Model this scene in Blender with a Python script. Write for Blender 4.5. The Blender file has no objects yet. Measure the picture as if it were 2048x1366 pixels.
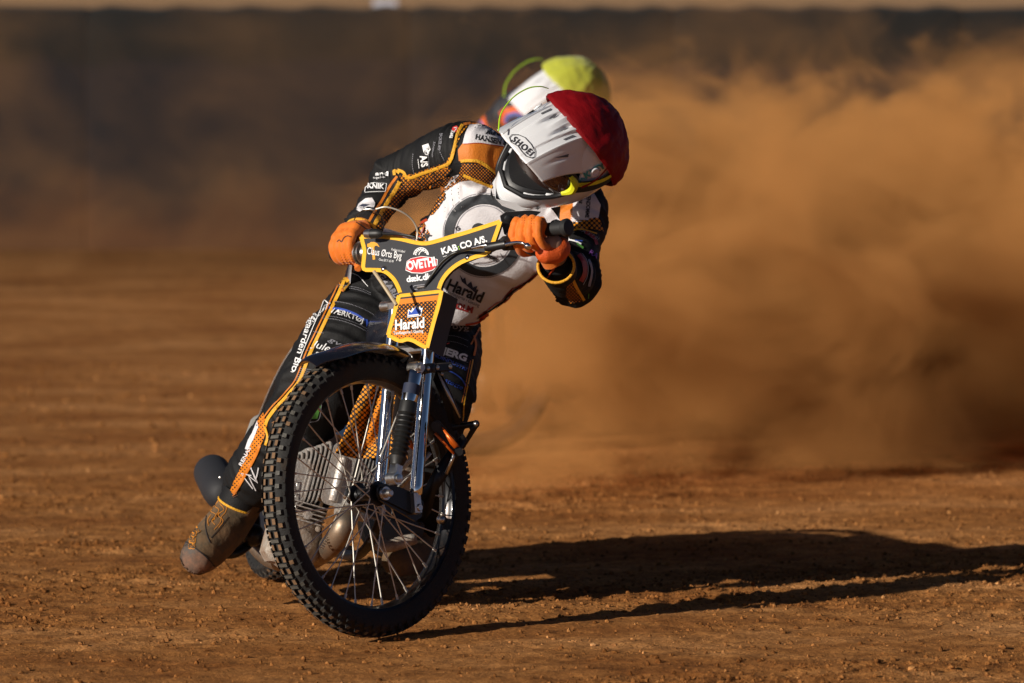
import bpy, bmesh, math, random
import numpy as np
from mathutils import Vector, Matrix, Euler
from mathutils.bvhtree import BVHTree
random.seed(7)
rng = np.random.RandomState(11)
R = math.radians
scene = bpy.context.scene
COL = scene.collection

# ------------------------------------------------------------------ camera, world, sun, exposure
cam_data = bpy.data.cameras.new("camera")
cam = bpy.data.objects.new("camera", cam_data)
COL.objects.link(cam)
SPAN = 2048 / 820.0                       # metres the frame spans at the front wheel
DIST, CAMH = 14.0, 1.60
cam_data.sensor_width = 36
cam_data.lens = 36 * DIST / SPAN
cam_data.clip_start, cam_data.clip_end = 0.5, 3000
cam_data.shift_y = (-37 - 683) / 2048     # level camera; the frame sits below its horizon
cam.location = (0, -DIST, CAMH)
cam.rotation_euler = (R(90), 0, 0)
cam_data.dof.use_dof = True
cam_data.dof.focus_distance = DIST + 0.12
cam_data.dof.aperture_fstop = 4.2
scene.camera = cam

SUN_EL, SUN_DIR = 18.5, Vector((0.77, 0.64, 0)).normalized()   # the light travels along SUN_DIR
world = bpy.data.worlds.new("World")
scene.world = world
world.use_nodes = True
wn = world.node_tree
sky = wn.nodes.new("ShaderNodeTexSky")
sky.sky_type = 'NISHITA'
sky.sun_disc = False
sky.air_density = 0.28
sky.dust_density = 0.3
sky.ozone_density = 1.5
sky.sun_elevation = R(SUN_EL)
sky.sun_rotation = math.atan2(-SUN_DIR.x, -SUN_DIR.y)
wn.links.new(sky.outputs[0], wn.nodes["Background"].inputs[0])
wn.nodes["Background"].inputs[1].default_value = 0.05
sd = bpy.data.lights.new("sun", 'SUN')
sd.energy = 5.0
sd.angle = R(0.5)
sd.color = (1.0, 0.92, 0.81)
sun = bpy.data.objects.new("sun", sd)
COL.objects.link(sun)
_l = Vector((SUN_DIR.x * math.cos(R(SUN_EL)), SUN_DIR.y * math.cos(R(SUN_EL)), -math.sin(R(SUN_EL))))
sun.rotation_euler = _l.to_track_quat('-Z', 'Y').to_euler()
scene.view_settings.view_transform = 'Standard'
scene.view_settings.look = 'None'
scene.view_settings.gamma = 1
scene.view_settings.exposure = 0.08
cy = scene.cycles
cy.max_bounces = 6
cy.volume_bounces = 1
cy.volume_step_rate = 1.0
cy.volume_max_steps = 256

# ------------------------------------------------------------------ helpers
def P(px, py, y):
    """world point seen at photo pixel (px, py) of 2048x1366, lying at depth y"""
    s = (DIST + y) / DIST / 820.0
    return Vector(((px - 1024) * s, y, CAMH - (py + 37) * s))

def node_mat(name, base=(0.5, 0.5, 0.5), rough=0.5, metal=0.0, bump=0.0, bscale=40.0, vary=0.0, vscale=8.0, coat=0.0, spec=0.5,
             dirt=0.0, dirtcol=(0.22, 0.11, 0.05), sheen=0.0, rvary=0.0):
    m = bpy.data.materials.new(name)
    m.use_nodes = True
    nt = m.node_tree
    b = nt.nodes["Principled BSDF"]
    b.inputs["Base Color"].default_value = (*base, 1)
    b.inputs["Roughness"].default_value = rough
    b.inputs["Metallic"].default_value = metal
    b.inputs["Coat Weight"].default_value = coat
    b.inputs["Coat Roughness"].default_value = 0.08
    b.inputs["Specular IOR Level"].default_value = spec
    if sheen:
        b.inputs["Sheen Weight"].default_value = sheen
    tc = nt.nodes.new("ShaderNodeTexCoord")
    col = None
    if vary > 0:
        n = nt.nodes.new("ShaderNodeTexNoise"); n.inputs["Scale"].default_value = vscale; n.inputs["Detail"].default_value = 6
        nt.links.new(tc.outputs["Object"], n.inputs["Vector"])
        mx = nt.nodes.new("ShaderNodeMix"); mx.data_type = 'RGBA'
        mx.inputs["A"].default_value = (*[max(0, c * (1 - vary)) for c in base], 1)
        mx.inputs["B"].default_value = (*[min(1, c * (1 + vary)) for c in base], 1)
        nt.links.new(n.outputs["Fac"], mx.inputs["Factor"])
        col = mx.outputs["Result"]
    if dirt > 0:
        n = nt.nodes.new("ShaderNodeTexNoise"); n.inputs["Scale"].default_value = 14; n.inputs["Detail"].default_value = 10; n.inputs["Roughness"].default_value = 0.75
        nt.links.new(tc.outputs["Object"], n.inputs["Vector"])
        r = nt.nodes.new("ShaderNodeValToRGB"); r.color_ramp.elements[0].position = 0.62 - dirt * 0.35; r.color_ramp.elements[1].position = 0.78 - dirt * 0.2
        r.color_ramp.elements[1].color = (min(1, dirt * 1.6),) * 3 + (1,)
        nt.links.new(n.outputs["Fac"], r.inputs["Fac"])
        mx = nt.nodes.new("ShaderNodeMix"); mx.data_type = 'RGBA'
        if col is None: mx.inputs["A"].default_value = (*base, 1)
        else: nt.links.new(col, mx.inputs["A"])
        mx.inputs["B"].default_value = (*dirtcol, 1)
        nt.links.new(r.outputs["Color"], mx.inputs["Factor"])
        col = mx.outputs["Result"]
        ad = nt.nodes.new("ShaderNodeMath"); ad.operation = 'MULTIPLY_ADD'; ad.inputs[1].default_value = 0.5; ad.inputs[2].default_value = rough; ad.use_clamp = True
        nt.links.new(r.outputs["Color"], ad.inputs[0]); nt.links.new(ad.outputs[0], b.inputs["Roughness"])
    if col is not None:
        nt.links.new(col, b.inputs["Base Color"])
    if bump > 0:
        n = nt.nodes.new("ShaderNodeTexNoise"); n.inputs["Scale"].default_value = bscale; n.inputs["Detail"].default_value = 5
        nt.links.new(tc.outputs["Object"], n.inputs["Vector"])
        bp = nt.nodes.new("ShaderNodeBump"); bp.inputs["Strength"].default_value = bump; bp.inputs["Distance"].default_value = 0.004
        nt.links.new(n.outputs["Fac"], bp.inputs["Height"]); nt.links.new(bp.outputs["Normal"], b.inputs["Normal"])
    return m

def tag(o, label=None, cat=None, group=None, kind=None):
    if label: o["label"] = label
    if cat: o["category"] = cat
    if group: o["group"] = group
    if kind: o["kind"] = kind
    return o

def mesh_obj(name, me, mat=None, parent=None, smooth=True):
    o = bpy.data.objects.new(name, me)
    COL.objects.link(o)
    if mat is not None:
        for m in (mat if isinstance(mat, (list, tuple)) else [mat]): me.materials.append(m)
    if smooth is not None:
        me.polygons.foreach_set("use_smooth", [bool(smooth)] * len(me.polygons))
    if parent is not None:
        o.parent = parent
        o.matrix_parent_inverse = parent.matrix_world.inverted()
    return o

def empty(name, loc):
    o = bpy.data.objects.new(name, None)
    COL.objects.link(o)
    o.location = loc
    o.empty_display_size = 0.1
    bpy.context.view_layer.update()
    return o

def perp(d):
    d = Vector(d).normalized()
    a = Vector((0, 0, 1)) if abs(d.z) < 0.9 else Vector((1, 0, 0))
    x = d.cross(a).normalized()
    return x, d.cross(x).normalized()

def catmull(pts, n):
    pts = [Vector(p) for p in pts]
    if len(pts) < 3: 
        return [pts[0].lerp(pts[1], i / n) for i in range(n + 1)]
    out = []
    ext = [pts[0] * 2 - pts[1]] + pts + [pts[-1] * 2 - pts[-2]]
    for i in range(len(pts) - 1):
        p0, p1, p2, p3 = ext[i:i + 4]
        for k in range(n):
            t = k / n
            out.append(0.5 * ((2 * p1) + (p2 - p0) * t + (2 * p0 - 5 * p1 + 4 * p2 - p3) * t * t + (3 * p1 - p0 - 3 * p2 + p3) * t ** 3))
    out.append(pts[-1])
    return out

class MB:
    """collects shapes, builds one mesh object"""
    def __init__(s): s.v, s.f, s.m = [], [], []
    def add(s, vs, fs, mi=0):
        k = len(s.v)
        s.v += [tuple(v) for v in vs]
        s.f += [tuple(i + k for i in f) for f in fs]
        s.m += [mi] * len(fs)
    def rings(s, rings, close=True, cap=True, mi=0):
        n = len(rings[0]); vs = [p for r in rings for p in r]; fs = []
        for i in range(len(rings) - 1):
            for j in range(n if close else n - 1):
                a, b = i * n + j, i * n + (j + 1) % n
                fs.append((a, b, b + n, a + n))
        if cap and close:
            fs.append(tuple(range(n - 1, -1, -1))); fs.append(tuple((len(rings) - 1) * n + j for j in range(n)))
        s.add(vs, fs, mi)
    def tube(s, pts, r, seg=12, smooth=0, mi=0, cap=True):
        pts = catmull(pts, smooth) if smooth else [Vector(p) for p in pts]
        rs = r if isinstance(r, (list, tuple)) else [r] * len(pts)
        if len(rs) != len(pts):
            rs = list(np.interp(np.linspace(0, 1, len(pts)), np.linspace(0, 1, len(rs)), rs))
        x = None; rr = []
        for i, p in enumerate(pts):
            d = (pts[min(i + 1, len(pts) - 1)] - pts[max(i - 1, 0)]).normalized()
            if x is None: x, y = perp(d)
            else:
                x = (x - d * x.dot(d)).normalized(); y = d.cross(x)
            rr.append([p + x * (rs[i] * math.cos(2 * math.pi * k / seg)) + y * (rs[i] * math.sin(2 * math.pi * k / seg)) for k in range(seg)])
        s.rings(rr, cap=cap, mi=mi)
    def lathe(s, c, axis, prof, seg=24, mi=0, cap=True):
        """prof: list of (distance along axis, radius)"""
        axis = Vector(axis).normalized(); x, y = perp(axis); c = Vector(c)
        s.rings([[c + axis * t + x * (r * math.cos(2 * math.pi * k / seg)) + y * (r * math.sin(2 * math.pi * k / seg)) for k in range(seg)] for t, r in prof], cap=cap, mi=mi)
    def prism(s, poly, d, mi=0):
        """poly: list of 3D points, extruded by vector d"""
        n = len(poly); d = Vector(d)
        vs = [Vector(p) for p in poly] + [Vector(p) + d for p in poly]
        fs = [tuple(range(n - 1, -1, -1)), tuple(range(n, 2 * n))] + [(i, (i + 1) % n, (i + 1) % n + n, i + n) for i in range(n)]
        s.add(vs, fs, mi)
    def box(s, c, ax, ay, az, mi=0, bev=0.0):
        """c centre, ax ay az half-extent vectors; chamfered edges when bev > 0"""
        c, ax, ay, az = Vector(c), Vector(ax), Vector(ay), Vector(az)
        if bev <= 0:
            s.prism([c - ax - ay - az, c + ax - ay - az, c + ax + ay - az, c - ax + ay - az], az * 2, mi); return
        def ring(z, k):
            fx, fy = 1 - k * bev / ax.length, 1 - k * bev / ay.length
            bx, by = bev / ax.length, bev / ay.length
            o = []
            for sx, sy in ((-1, -1), (1, -1), (1, 1), (-1, 1)):
                a = c + z + ax * sx * (fx - bx) + ay * sy * fy; b = c + z + ax * sx * fx + ay * sy * (fy - by)
                o += [b, a] if sx * sy > 0 else [a, b]
            q = [o[0], o[1], o[2], o[3], o[4], o[5], o[6], o[7]]
            return q
        rs = []
        for z, k in ((-az, 1), (-az * (1 - bev / az.length), 0), (az * (1 - bev / az.length), 0), (az, 1)):
            fx = 1 - k * bev / ax.length; fy = 1 - k * bev / ay.length; bx, by = bev / ax.length, bev / ay.length
            rs.append([c + z + ax * u + ay * w for u, w in ((-fx + bx, -fy), (fx - bx, -fy), (fx, -fy + by), (fx, fy - by), (fx - bx, fy), (-fx + bx, fy), (-fx, fy - by), (-fx, -fy + by))])
        s.rings(rs, mi=mi)
    def ball(s, c, r, n=10, mi=0, sc=(1, 1, 1), rot=None):
        c = Vector(c); rr = []
        for i in range(n + 1):
            a = math.pi * i / n
            rr.append([])
            for k in range(n * 2):
                b = math.pi * k / n
                v = Vector((max(math.sin(a), 1e-3) * math.cos(b) * sc[0], max(math.sin(a), 1e-3) * math.sin(b) * sc[1], math.cos(a) * sc[2])) * r
                if rot is not None: v = rot @ v
                rr[-1].append(c + v)
        s.rings(rr, mi=mi)
    def mesh(s, name):
        me = bpy.data.meshes.new(name)
        me.from_pydata(s.v, [], s.f)
        if any(s.m): me.polygons.foreach_set("material_index", s.m)
        me.update()
        return me
    def build(s, name, mat, parent=None, smooth=True, auto=None):
        me = s.mesh(name)
        bm = bmesh.new(); bm.from_mesh(me)
        bmesh.ops.recalc_face_normals(bm, faces=bm.faces)
        if smooth:
            for f in bm.faces: f.smooth = True
            lim = R(auto if auto else 38)
            for e in bm.edges:
                if len(e.link_faces) == 2 and e.calc_face_angle(0) > lim: e.smooth = False
        bm.to_mesh(me); bm.free()
        return mesh_obj(name, me, mat, parent, smooth=None)

# value noise in numpy
def vnoise(x, y, seed=0):
    r = np.random.RandomState(seed); T = r.rand(256, 256)
    xi = np.floor(x).astype(int); yi = np.floor(y).astype(int); fx = x - xi; fy = y - yi
    fx = fx * fx * (3 - 2 * fx); fy = fy * fy * (3 - 2 * fy)
    a = T[xi & 255, yi & 255]; b = T[(xi + 1) & 255, yi & 255]; c = T[xi & 255, (yi + 1) & 255]; d = T[(xi + 1) & 255, (yi + 1) & 255]
    return (a * (1 - fx) + b * fx) * (1 - fy) + (c * (1 - fx) + d * fx) * fy
def fbm(x, y, o=4, seed=0, g=0.5):
    s, a, t = 0, 1, 0
    for k in range(o):
        s = s + a * vnoise(x * 2 ** k + 17.3 * k, y * 2 ** k + 5.1 * k, seed + k); t += a; a *= g
    return s / t
# ------------------------------------------------------------------ the track: one sheet to the horizon
def dirt_material(name, scale=1.0, gravel=False):
    m = bpy.data.materials.new(name); m.use_nodes = True
    nt = m.node_tree; b = nt.nodes["Principled BSDF"]
    b.inputs["Roughness"].default_value = 0.95
    b.inputs["Specular IOR Level"].default_value = 0.12
    tc = nt.nodes.new("ShaderNodeTexCoord")
    mp = nt.nodes.new("ShaderNodeMapping"); mp.inputs["Rotation"].default_value = (0, 0, R(-28)); mp.inputs["Scale"].default_value = (0.7, 1.25, 1)
    nt.links.new(tc.outputs["Object"], mp.inputs["Vector"])
    n1 = nt.nodes.new("ShaderNodeTexNoise"); n1.inputs["Scale"].default_value = 1.6; n1.inputs["Detail"].default_value = 8; n1.inputs["Roughness"].default_value = 0.62
    nt.links.new(mp.outputs[0], n1.inputs["Vector"])
    r1 = nt.nodes.new("ShaderNodeValToRGB")
    e = r1.color_ramp.elements
    e[0].position = 0.32; e[0].color = (0.25, 0.088, 0.019, 1)
    e[1].position = 0.68; e[1].color = (0.51, 0.240, 0.080, 1)
    k = e.new(0.5); k.color = (0.37, 0.155, 0.041, 1)
    nt.links.new(n1.outputs["Fac"], r1.inputs["Fac"])
    n2 = nt.nodes.new("ShaderNodeTexNoise"); n2.inputs["Scale"].default_value = 95; n2.inputs["Detail"].default_value = 4; n2.inputs["Roughness"].default_value = 0.7
    nt.links.new(tc.outputs["Object"], n2.inputs["Vector"])
    r2 = nt.nodes.new("ShaderNodeValToRGB"); r2.color_ramp.elements[0].position = 0.3; r2.color_ramp.elements[0].color = (0.45, 0.42, 0.4, 1)
    r2.color_ramp.elements[1].position = 0.72; r2.color_ramp.elements[1].color = (1.35, 1.4, 1.5, 1)
    nt.links.new(n2.outputs["Fac"], r2.inputs["Fac"])
    mx = nt.nodes.new("ShaderNodeMix"); mx.data_type = 'RGBA'; mx.blend_type = 'MULTIPLY'; mx.inputs["Factor"].default_value = 1
    nt.links.new(r1.outputs["Color"], mx.inputs["A"]); nt.links.new(r2.outputs["Color"], mx.inputs["B"])
    last = mx.outputs["Result"]
    if not gravel:
        n4 = nt.nodes.new("ShaderNodeTexNoise"); n4.inputs["Scale"].default_value = 11; n4.inputs["Detail"].default_value = 7; n4.inputs["Roughness"].default_value = 0.7
        nt.links.new(tc.outputs["Object"], n4.inputs["Vector"])
        r4 = nt.nodes.new("ShaderNodeValToRGB"); r4.color_ramp.elements[0].position = 0.34; r4.color_ramp.elements[0].color = (0.66, 0.61, 0.57, 1); r4.color_ramp.elements[1].position = 0.62; r4.color_ramp.elements[1].color = (1.48, 1.47, 1.46, 1)
        nt.links.new(n4.outputs["Fac"], r4.inputs["Fac"])
        m4 = nt.nodes.new("ShaderNodeMix"); m4.data_type = 'RGBA'; m4.blend_type = 'MULTIPLY'; m4.inputs["Factor"].default_value = 1
        nt.links.new(last, m4.inputs["A"]); nt.links.new(r4.outputs["Color"], m4.inputs["B"]); last = m4.outputs["Result"]
        # ground colour darkens towards the fence, pale dry sand on the bank beyond it
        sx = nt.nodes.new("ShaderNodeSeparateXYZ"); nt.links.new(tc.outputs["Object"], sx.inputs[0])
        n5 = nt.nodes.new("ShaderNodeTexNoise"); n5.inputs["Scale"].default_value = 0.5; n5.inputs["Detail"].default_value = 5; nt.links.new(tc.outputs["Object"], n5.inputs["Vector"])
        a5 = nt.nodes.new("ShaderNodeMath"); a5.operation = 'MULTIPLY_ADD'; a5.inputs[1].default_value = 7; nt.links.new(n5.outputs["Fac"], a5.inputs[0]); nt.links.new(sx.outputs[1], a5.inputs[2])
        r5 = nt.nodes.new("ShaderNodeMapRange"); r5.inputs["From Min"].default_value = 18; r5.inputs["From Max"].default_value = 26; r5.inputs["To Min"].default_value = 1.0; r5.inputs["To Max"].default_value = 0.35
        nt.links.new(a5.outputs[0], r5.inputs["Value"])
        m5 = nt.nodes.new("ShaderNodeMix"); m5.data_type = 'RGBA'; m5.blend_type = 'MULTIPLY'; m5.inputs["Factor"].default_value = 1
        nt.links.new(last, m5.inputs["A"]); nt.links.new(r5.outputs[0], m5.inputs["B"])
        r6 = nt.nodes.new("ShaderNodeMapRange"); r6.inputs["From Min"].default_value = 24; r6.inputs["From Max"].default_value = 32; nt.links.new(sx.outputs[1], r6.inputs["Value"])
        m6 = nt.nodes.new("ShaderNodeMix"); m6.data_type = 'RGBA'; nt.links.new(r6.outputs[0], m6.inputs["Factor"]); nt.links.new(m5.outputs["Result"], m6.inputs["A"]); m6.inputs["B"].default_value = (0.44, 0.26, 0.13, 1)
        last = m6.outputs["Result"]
    if gravel:
        oi = nt.nodes.new("ShaderNodeNewGeometry")
        r3 = nt.nodes.new("ShaderNodeValToRGB"); r3.color_ramp.elements[0].color = (0.42, 0.37, 0.32, 1); r3.color_ramp.elements[1].color = (1.05, 1.05, 1.1, 1)
        r3.color_ramp.elements[1].position = 0.97
        q = r3.color_ramp.elements.new(0.985); q.color = (1.6, 1.8, 2.2, 1)
        nt.links.new(oi.outputs["Random Per Island"], r3.inputs["Fac"])
        m2 = nt.nodes.new("ShaderNodeMix"); m2.data_type = 'RGBA'; m2.blend_type = 'MULTIPLY'; m2.inputs["Factor"].default_value = 1
        nt.links.new(last, m2.inputs["A"]); nt.links.new(r3.outputs["Color"], m2.inputs["B"])
        last = m2.outputs["Result"]
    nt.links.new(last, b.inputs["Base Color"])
    bp = nt.nodes.new("ShaderNodeBump"); bp.inputs["Strength"].default_value = 0.9; bp.inputs["Distance"].default_value = 0.006
    nt.links.new(n2.outputs["Fac"], bp.inputs["Height"]); nt.links.new(bp.outputs["Normal"], b.inputs["Normal"])
    return m

def rut_coord(x, y):
    k = 0.62 * np.exp(-np.clip(y + 0.5, 0, None) / 5.0) + 0.05
    return y - k * x
def ground_h(x, y):
    w = rut_coord(x, y); u = x + 0.5 * y
    near = np.exp(-(np.clip(y - 4.0, 0, None) / 1.8) ** 2) * np.exp(-(np.clip(np.abs(x) - 2.4, 0, None) / 0.8) ** 2)
    h = 0.020 * (fbm(u * 0.22, w * 1.3, 3, 1) - 0.5)                       # long low ruts
    rut = fbm(u * 0.5, w * 5.0, 4, 5)
    h += 0.016 * (rut - 0.5)
    loose = np.clip((fbm(u * 0.6 + 9, w * 1.7, 3, 9) - 0.40) * 4, 0, 1)      # belts of loose crumbs
    h += (0.25 + loose) * 0.016 * (fbm(x * 17, y * 17, 3, 20) - 0.5)
    h += (0.6 + 0.6 * loose) * 0.009 * (vnoise(x * 46, y * 46, 30) - 0.5)
    return h * near, loose
def lines(a, b, d, lo, hi):
    c = list(np.arange(a, b, d)); s = d
    while c[-1] < hi: s *= 1.25; c.append(c[-1] + s)
    s = d
    while c[0] > lo: s *= 1.25; c.insert(0, c[0] - s)
    return np.array(c)
xs = lines(-2.4, 2.6, 0.014, -900, 900)
ys = lines(-1.3, 5.2, 0.019, -60, 1500)
X, Y = np.meshgrid(xs, ys, indexing='ij')
H, LOOSE = ground_h(X, Y)
_d = np.hypot(X + 0.34, (Y + 0.02) * 1.0)
H = H * (1 - np.exp(-(_d / 0.10) ** 2)) - 0.006 * np.exp(-(_d / 0.1) ** 2)     # under the front wheel
H = H + np.clip(Y - 40, 0, 25) * 0.045                                      # bank beyond the fence
nx, ny = len(xs), len(ys)
V = np.stack([X, Y, H], -1).reshape(-1, 3)
idx = np.arange(nx * ny).reshape(nx, ny)
F = np.stack([idx[:-1, :-1], idx[1:, :-1], idx[1:, 1:], idx[:-1, 1:]], -1).reshape(-1, 4)
def np_mesh(name, V, F):
    me = bpy.data.meshes.new(name)
    me.vertices.add(len(V)); me.vertices.foreach_set("co", V.astype(np.float32).ravel())
    k = F.shape[1]
    me.loops.add(F.size); me.loops.foreach_set("vertex_index", F.astype(np.int32).ravel())
    me.polygons.add(len(F)); me.polygons.foreach_set("loop_start", np.arange(0, F.size, k, dtype=np.int32))
    me.update(calc_edges=True); me.validate()
    return me
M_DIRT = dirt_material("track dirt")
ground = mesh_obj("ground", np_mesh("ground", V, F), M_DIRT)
tag(ground, kind="structure")

# loose crumbs of dirt and small stones thrown over the track
def icos():
    t = (1 + 5 ** 0.5) / 2
    v = np.array([(-1, t, 0), (1, t, 0), (-1, -t, 0), (1, -t, 0), (0, -1, t), (0, 1, t), (0, -1, -t), (0, 1, -t), (t, 0, -1), (t, 0, 1), (-t, 0, -1), (-t, 0, 1)], float) / 1.9
    f = np.array([(0, 11, 5), (0, 5, 1), (0, 1, 7), (0, 7, 10), (0, 10, 11), (1, 5, 9), (5, 11, 4), (11, 10, 2), (10, 7, 6), (7, 1, 8), (3, 9, 4), (3, 4, 2), (3, 2, 6), (3, 6, 8), (3, 8, 9), (4, 9, 5), (2, 4, 11), (6, 2, 10), (8, 6, 7), (9, 8, 1)])
    return v, f
def crumbs(name, n, xr, yr, smin, smax, seed):
    r = np.random.RandomState(seed)
    x = r.uniform(*xr, n * 3); y = r.uniform(*yr, n * 3)
    h, lo = ground_h(x, y)
    keep = r.rand(n * 3) < (0.22 + 0.8 * lo ** 1.3)
    x, y, h = x[keep][:n], y[keep][:n], h[keep][:n]; n = len(x)
    s = smin + (smax - smin) * r.rand(n) ** 7
    iv, jf = icos()
    vv = iv[None] * (1 + 0.55 * (r.rand(n, 12, 1) - 0.5)) * s[:, None, None] * (0.7 + 0.6 * r.rand(n, 1, 3))
    vv += np.stack([x, y, h + s * 0.25], -1)[:, None]
    ff = jf[None] + 12 * np.arange(n)[:, None, None]
    return mesh_obj(name, np_mesh(name, vv.reshape(-1, 3), ff.reshape(-1, 3)), dirt_material("crumbs", gravel=True), smooth=False)
cr = crumbs("loose_gravel", 52000, (-1.9, 2.3), (-1.1, 5.0), 0.0013, 0.0072, 3)
tag(cr, kind="stuff")
cr = crumbs("loose_gravel", 6000, (-3.4, 1.5), (5.0, 10.0), 0.003, 0.011, 8)
tag(cr, kind="stuff")
# ------------------------------------------------------------------ fence round the track, 33 m away
FY = 20.2
M_FTOP = node_mat("fence upper cover", (0.004, 0.003, 0.002), 0.95, vary=0.5, vscale=1.2, bump=0.3, bscale=6)
M_FLOW = node_mat("fence lower cover", (0.009, 0.007, 0.011), 0.95, vary=0.35, vscale=2.5, bump=0.3, bscale=6, dirt=0.3)
_nt = M_FTOP.node_tree; _b = _nt.nodes["Principled BSDF"]; _g = _nt.nodes.new("ShaderNodeNewGeometry"); _s = _nt.nodes.new("ShaderNodeSeparateXYZ")
_nt.links.new(_g.outputs["Position"], _s.inputs[0]); _n = _nt.nodes.new("ShaderNodeTexNoise"); _n.inputs["Scale"].default_value = 2.6; _n.inputs["Detail"].default_value = 6; _nt.links.new(_g.outputs["Position"], _n.inputs["Vector"])
_a = _nt.nodes.new("ShaderNodeMath"); _a.operation = 'MULTIPLY_ADD'; _a.inputs[1].default_value = 0.22; _nt.links.new(_n.outputs["Fac"], _a.inputs[0]); _nt.links.new(_s.outputs[2], _a.inputs[2])
_r = _nt.nodes.new("ShaderNodeMapRange"); _r.inputs["From Min"].default_value = 1.19; _r.inputs["From Max"].default_value = 1.24; _nt.links.new(_a.outputs[0], _r.inputs["Value"])
_m = _nt.nodes.new("ShaderNodeMix"); _m.data_type = 'RGBA'; _nt.links.new(_r.outputs[0], _m.inputs["Factor"]); _m.inputs["A"].default_value = (0.008, 0.005, 0.006, 1)
_nt.links.new(_b.inputs["Base Color"].links[0].from_socket, _m.inputs["B"]); _nt.links.new(_m.outputs["Result"], _b.inputs["Base Color"])
_i = _nt.nodes.new("ShaderNodeMath"); _i.operation = 'MULTIPLY_ADD'; _i.inputs[1].default_value = -1.5; _nt.links.new(_s.outputs[2], _i.inputs[0]); _nt.links.new(_n.outputs["Fac"], _i.inputs[2])
_q = _nt.nodes.new("ShaderNodeMapRange"); _q.inputs["From Min"].default_value = -0.15; _q.inputs["From Max"].default_value = 0.45; _nt.links.new(_i.outputs[0], _q.inputs["Value"])
_w = _nt.nodes.new("ShaderNodeMix"); _w.data_type = 'RGBA'; _nt.links.new(_q.outputs[0], _w.inputs["Factor"]); _nt.links.new(_m.outputs["Result"], _w.inputs["A"]); _w.inputs["B"].default_value = (0.085, 0.033, 0.010, 1); _nt.links.new(_w.outputs["Result"], _b.inputs["Base Color"])   # mud on the foot; dark band on top, dusty violet cloth below
def fence_panel(x0, x1, name="air_fence_panel"):
    t = empty(name, ((x0 + x1) / 2, FY, 0))
    def cushion(z0, z1, depth, mat, nm):
        n = 10; rr = []
        N = 14
        for i in range(N + 1):
            x = x0 + 0.002 + (x1 - x0 - 0.004) * i / N
            e = 1 - abs(2 * i / N - 1) ** 14 * 0.06
            sag = 0.012 * math.sin(i * 2.1 + z0 * 5)
            ring = []
            for k in range(16):
                a = 2 * math.pi * k / 16
                cx, cz = math.cos(a), math.sin(a)
                sx = abs(cx) ** 0.5 * (1 if cx > 0 else -1); sz = abs(cz) ** 0.35 * (1 if cz > 0 else -1)
                ring.append((x, FY + 0.3 + sx * depth * e, (z0 + z1) / 2 + sz * (z1 - z0) / 2 * (0.97 + 0.03 * e) + sag))
            rr.append(ring)
        mb = MB(); mb.rings(rr); mb.build(nm, mat, t)
    cushion(-0.2, 1.448, 0.30, M_FTOP, "cushion")
    mb = MB()
    for x in (x0 + 0.06, x1 - 0.06): mb.box((x, FY + 0.68, 0.66), (0.03, 0, 0), (0, 0.03, 0), (0, 0, 0.66))
    mb.box(((x0 + x1) / 2, FY + 0.68, 1.2), ((x1 - x0) / 2 - 0.1, 0, 0), (0, 0.02, 0), (0, 0, 0.03))
    mb.build("back_frame", M_FLOW, t)
    return t
_lab = ["dark padded track fence panel behind thin brown dust at the far left edge", "dark padded track fence panel behind thin dust, left of the riders",
        "dark padded track fence panel rising straight behind the two riders' helmets", "dark padded fence panel above the thick dust, right of the riders",
        "dark padded fence panel half swallowed by dust at the far right edge"]
_fx = [-13.0, -2.55, -0.62, 0.95, 2.68, 13.0]
for i in range(5):
    tag(fence_panel(_fx[i], _fx[i + 1]), _lab[i], "fence", "padded fence panels round the track")

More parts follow.
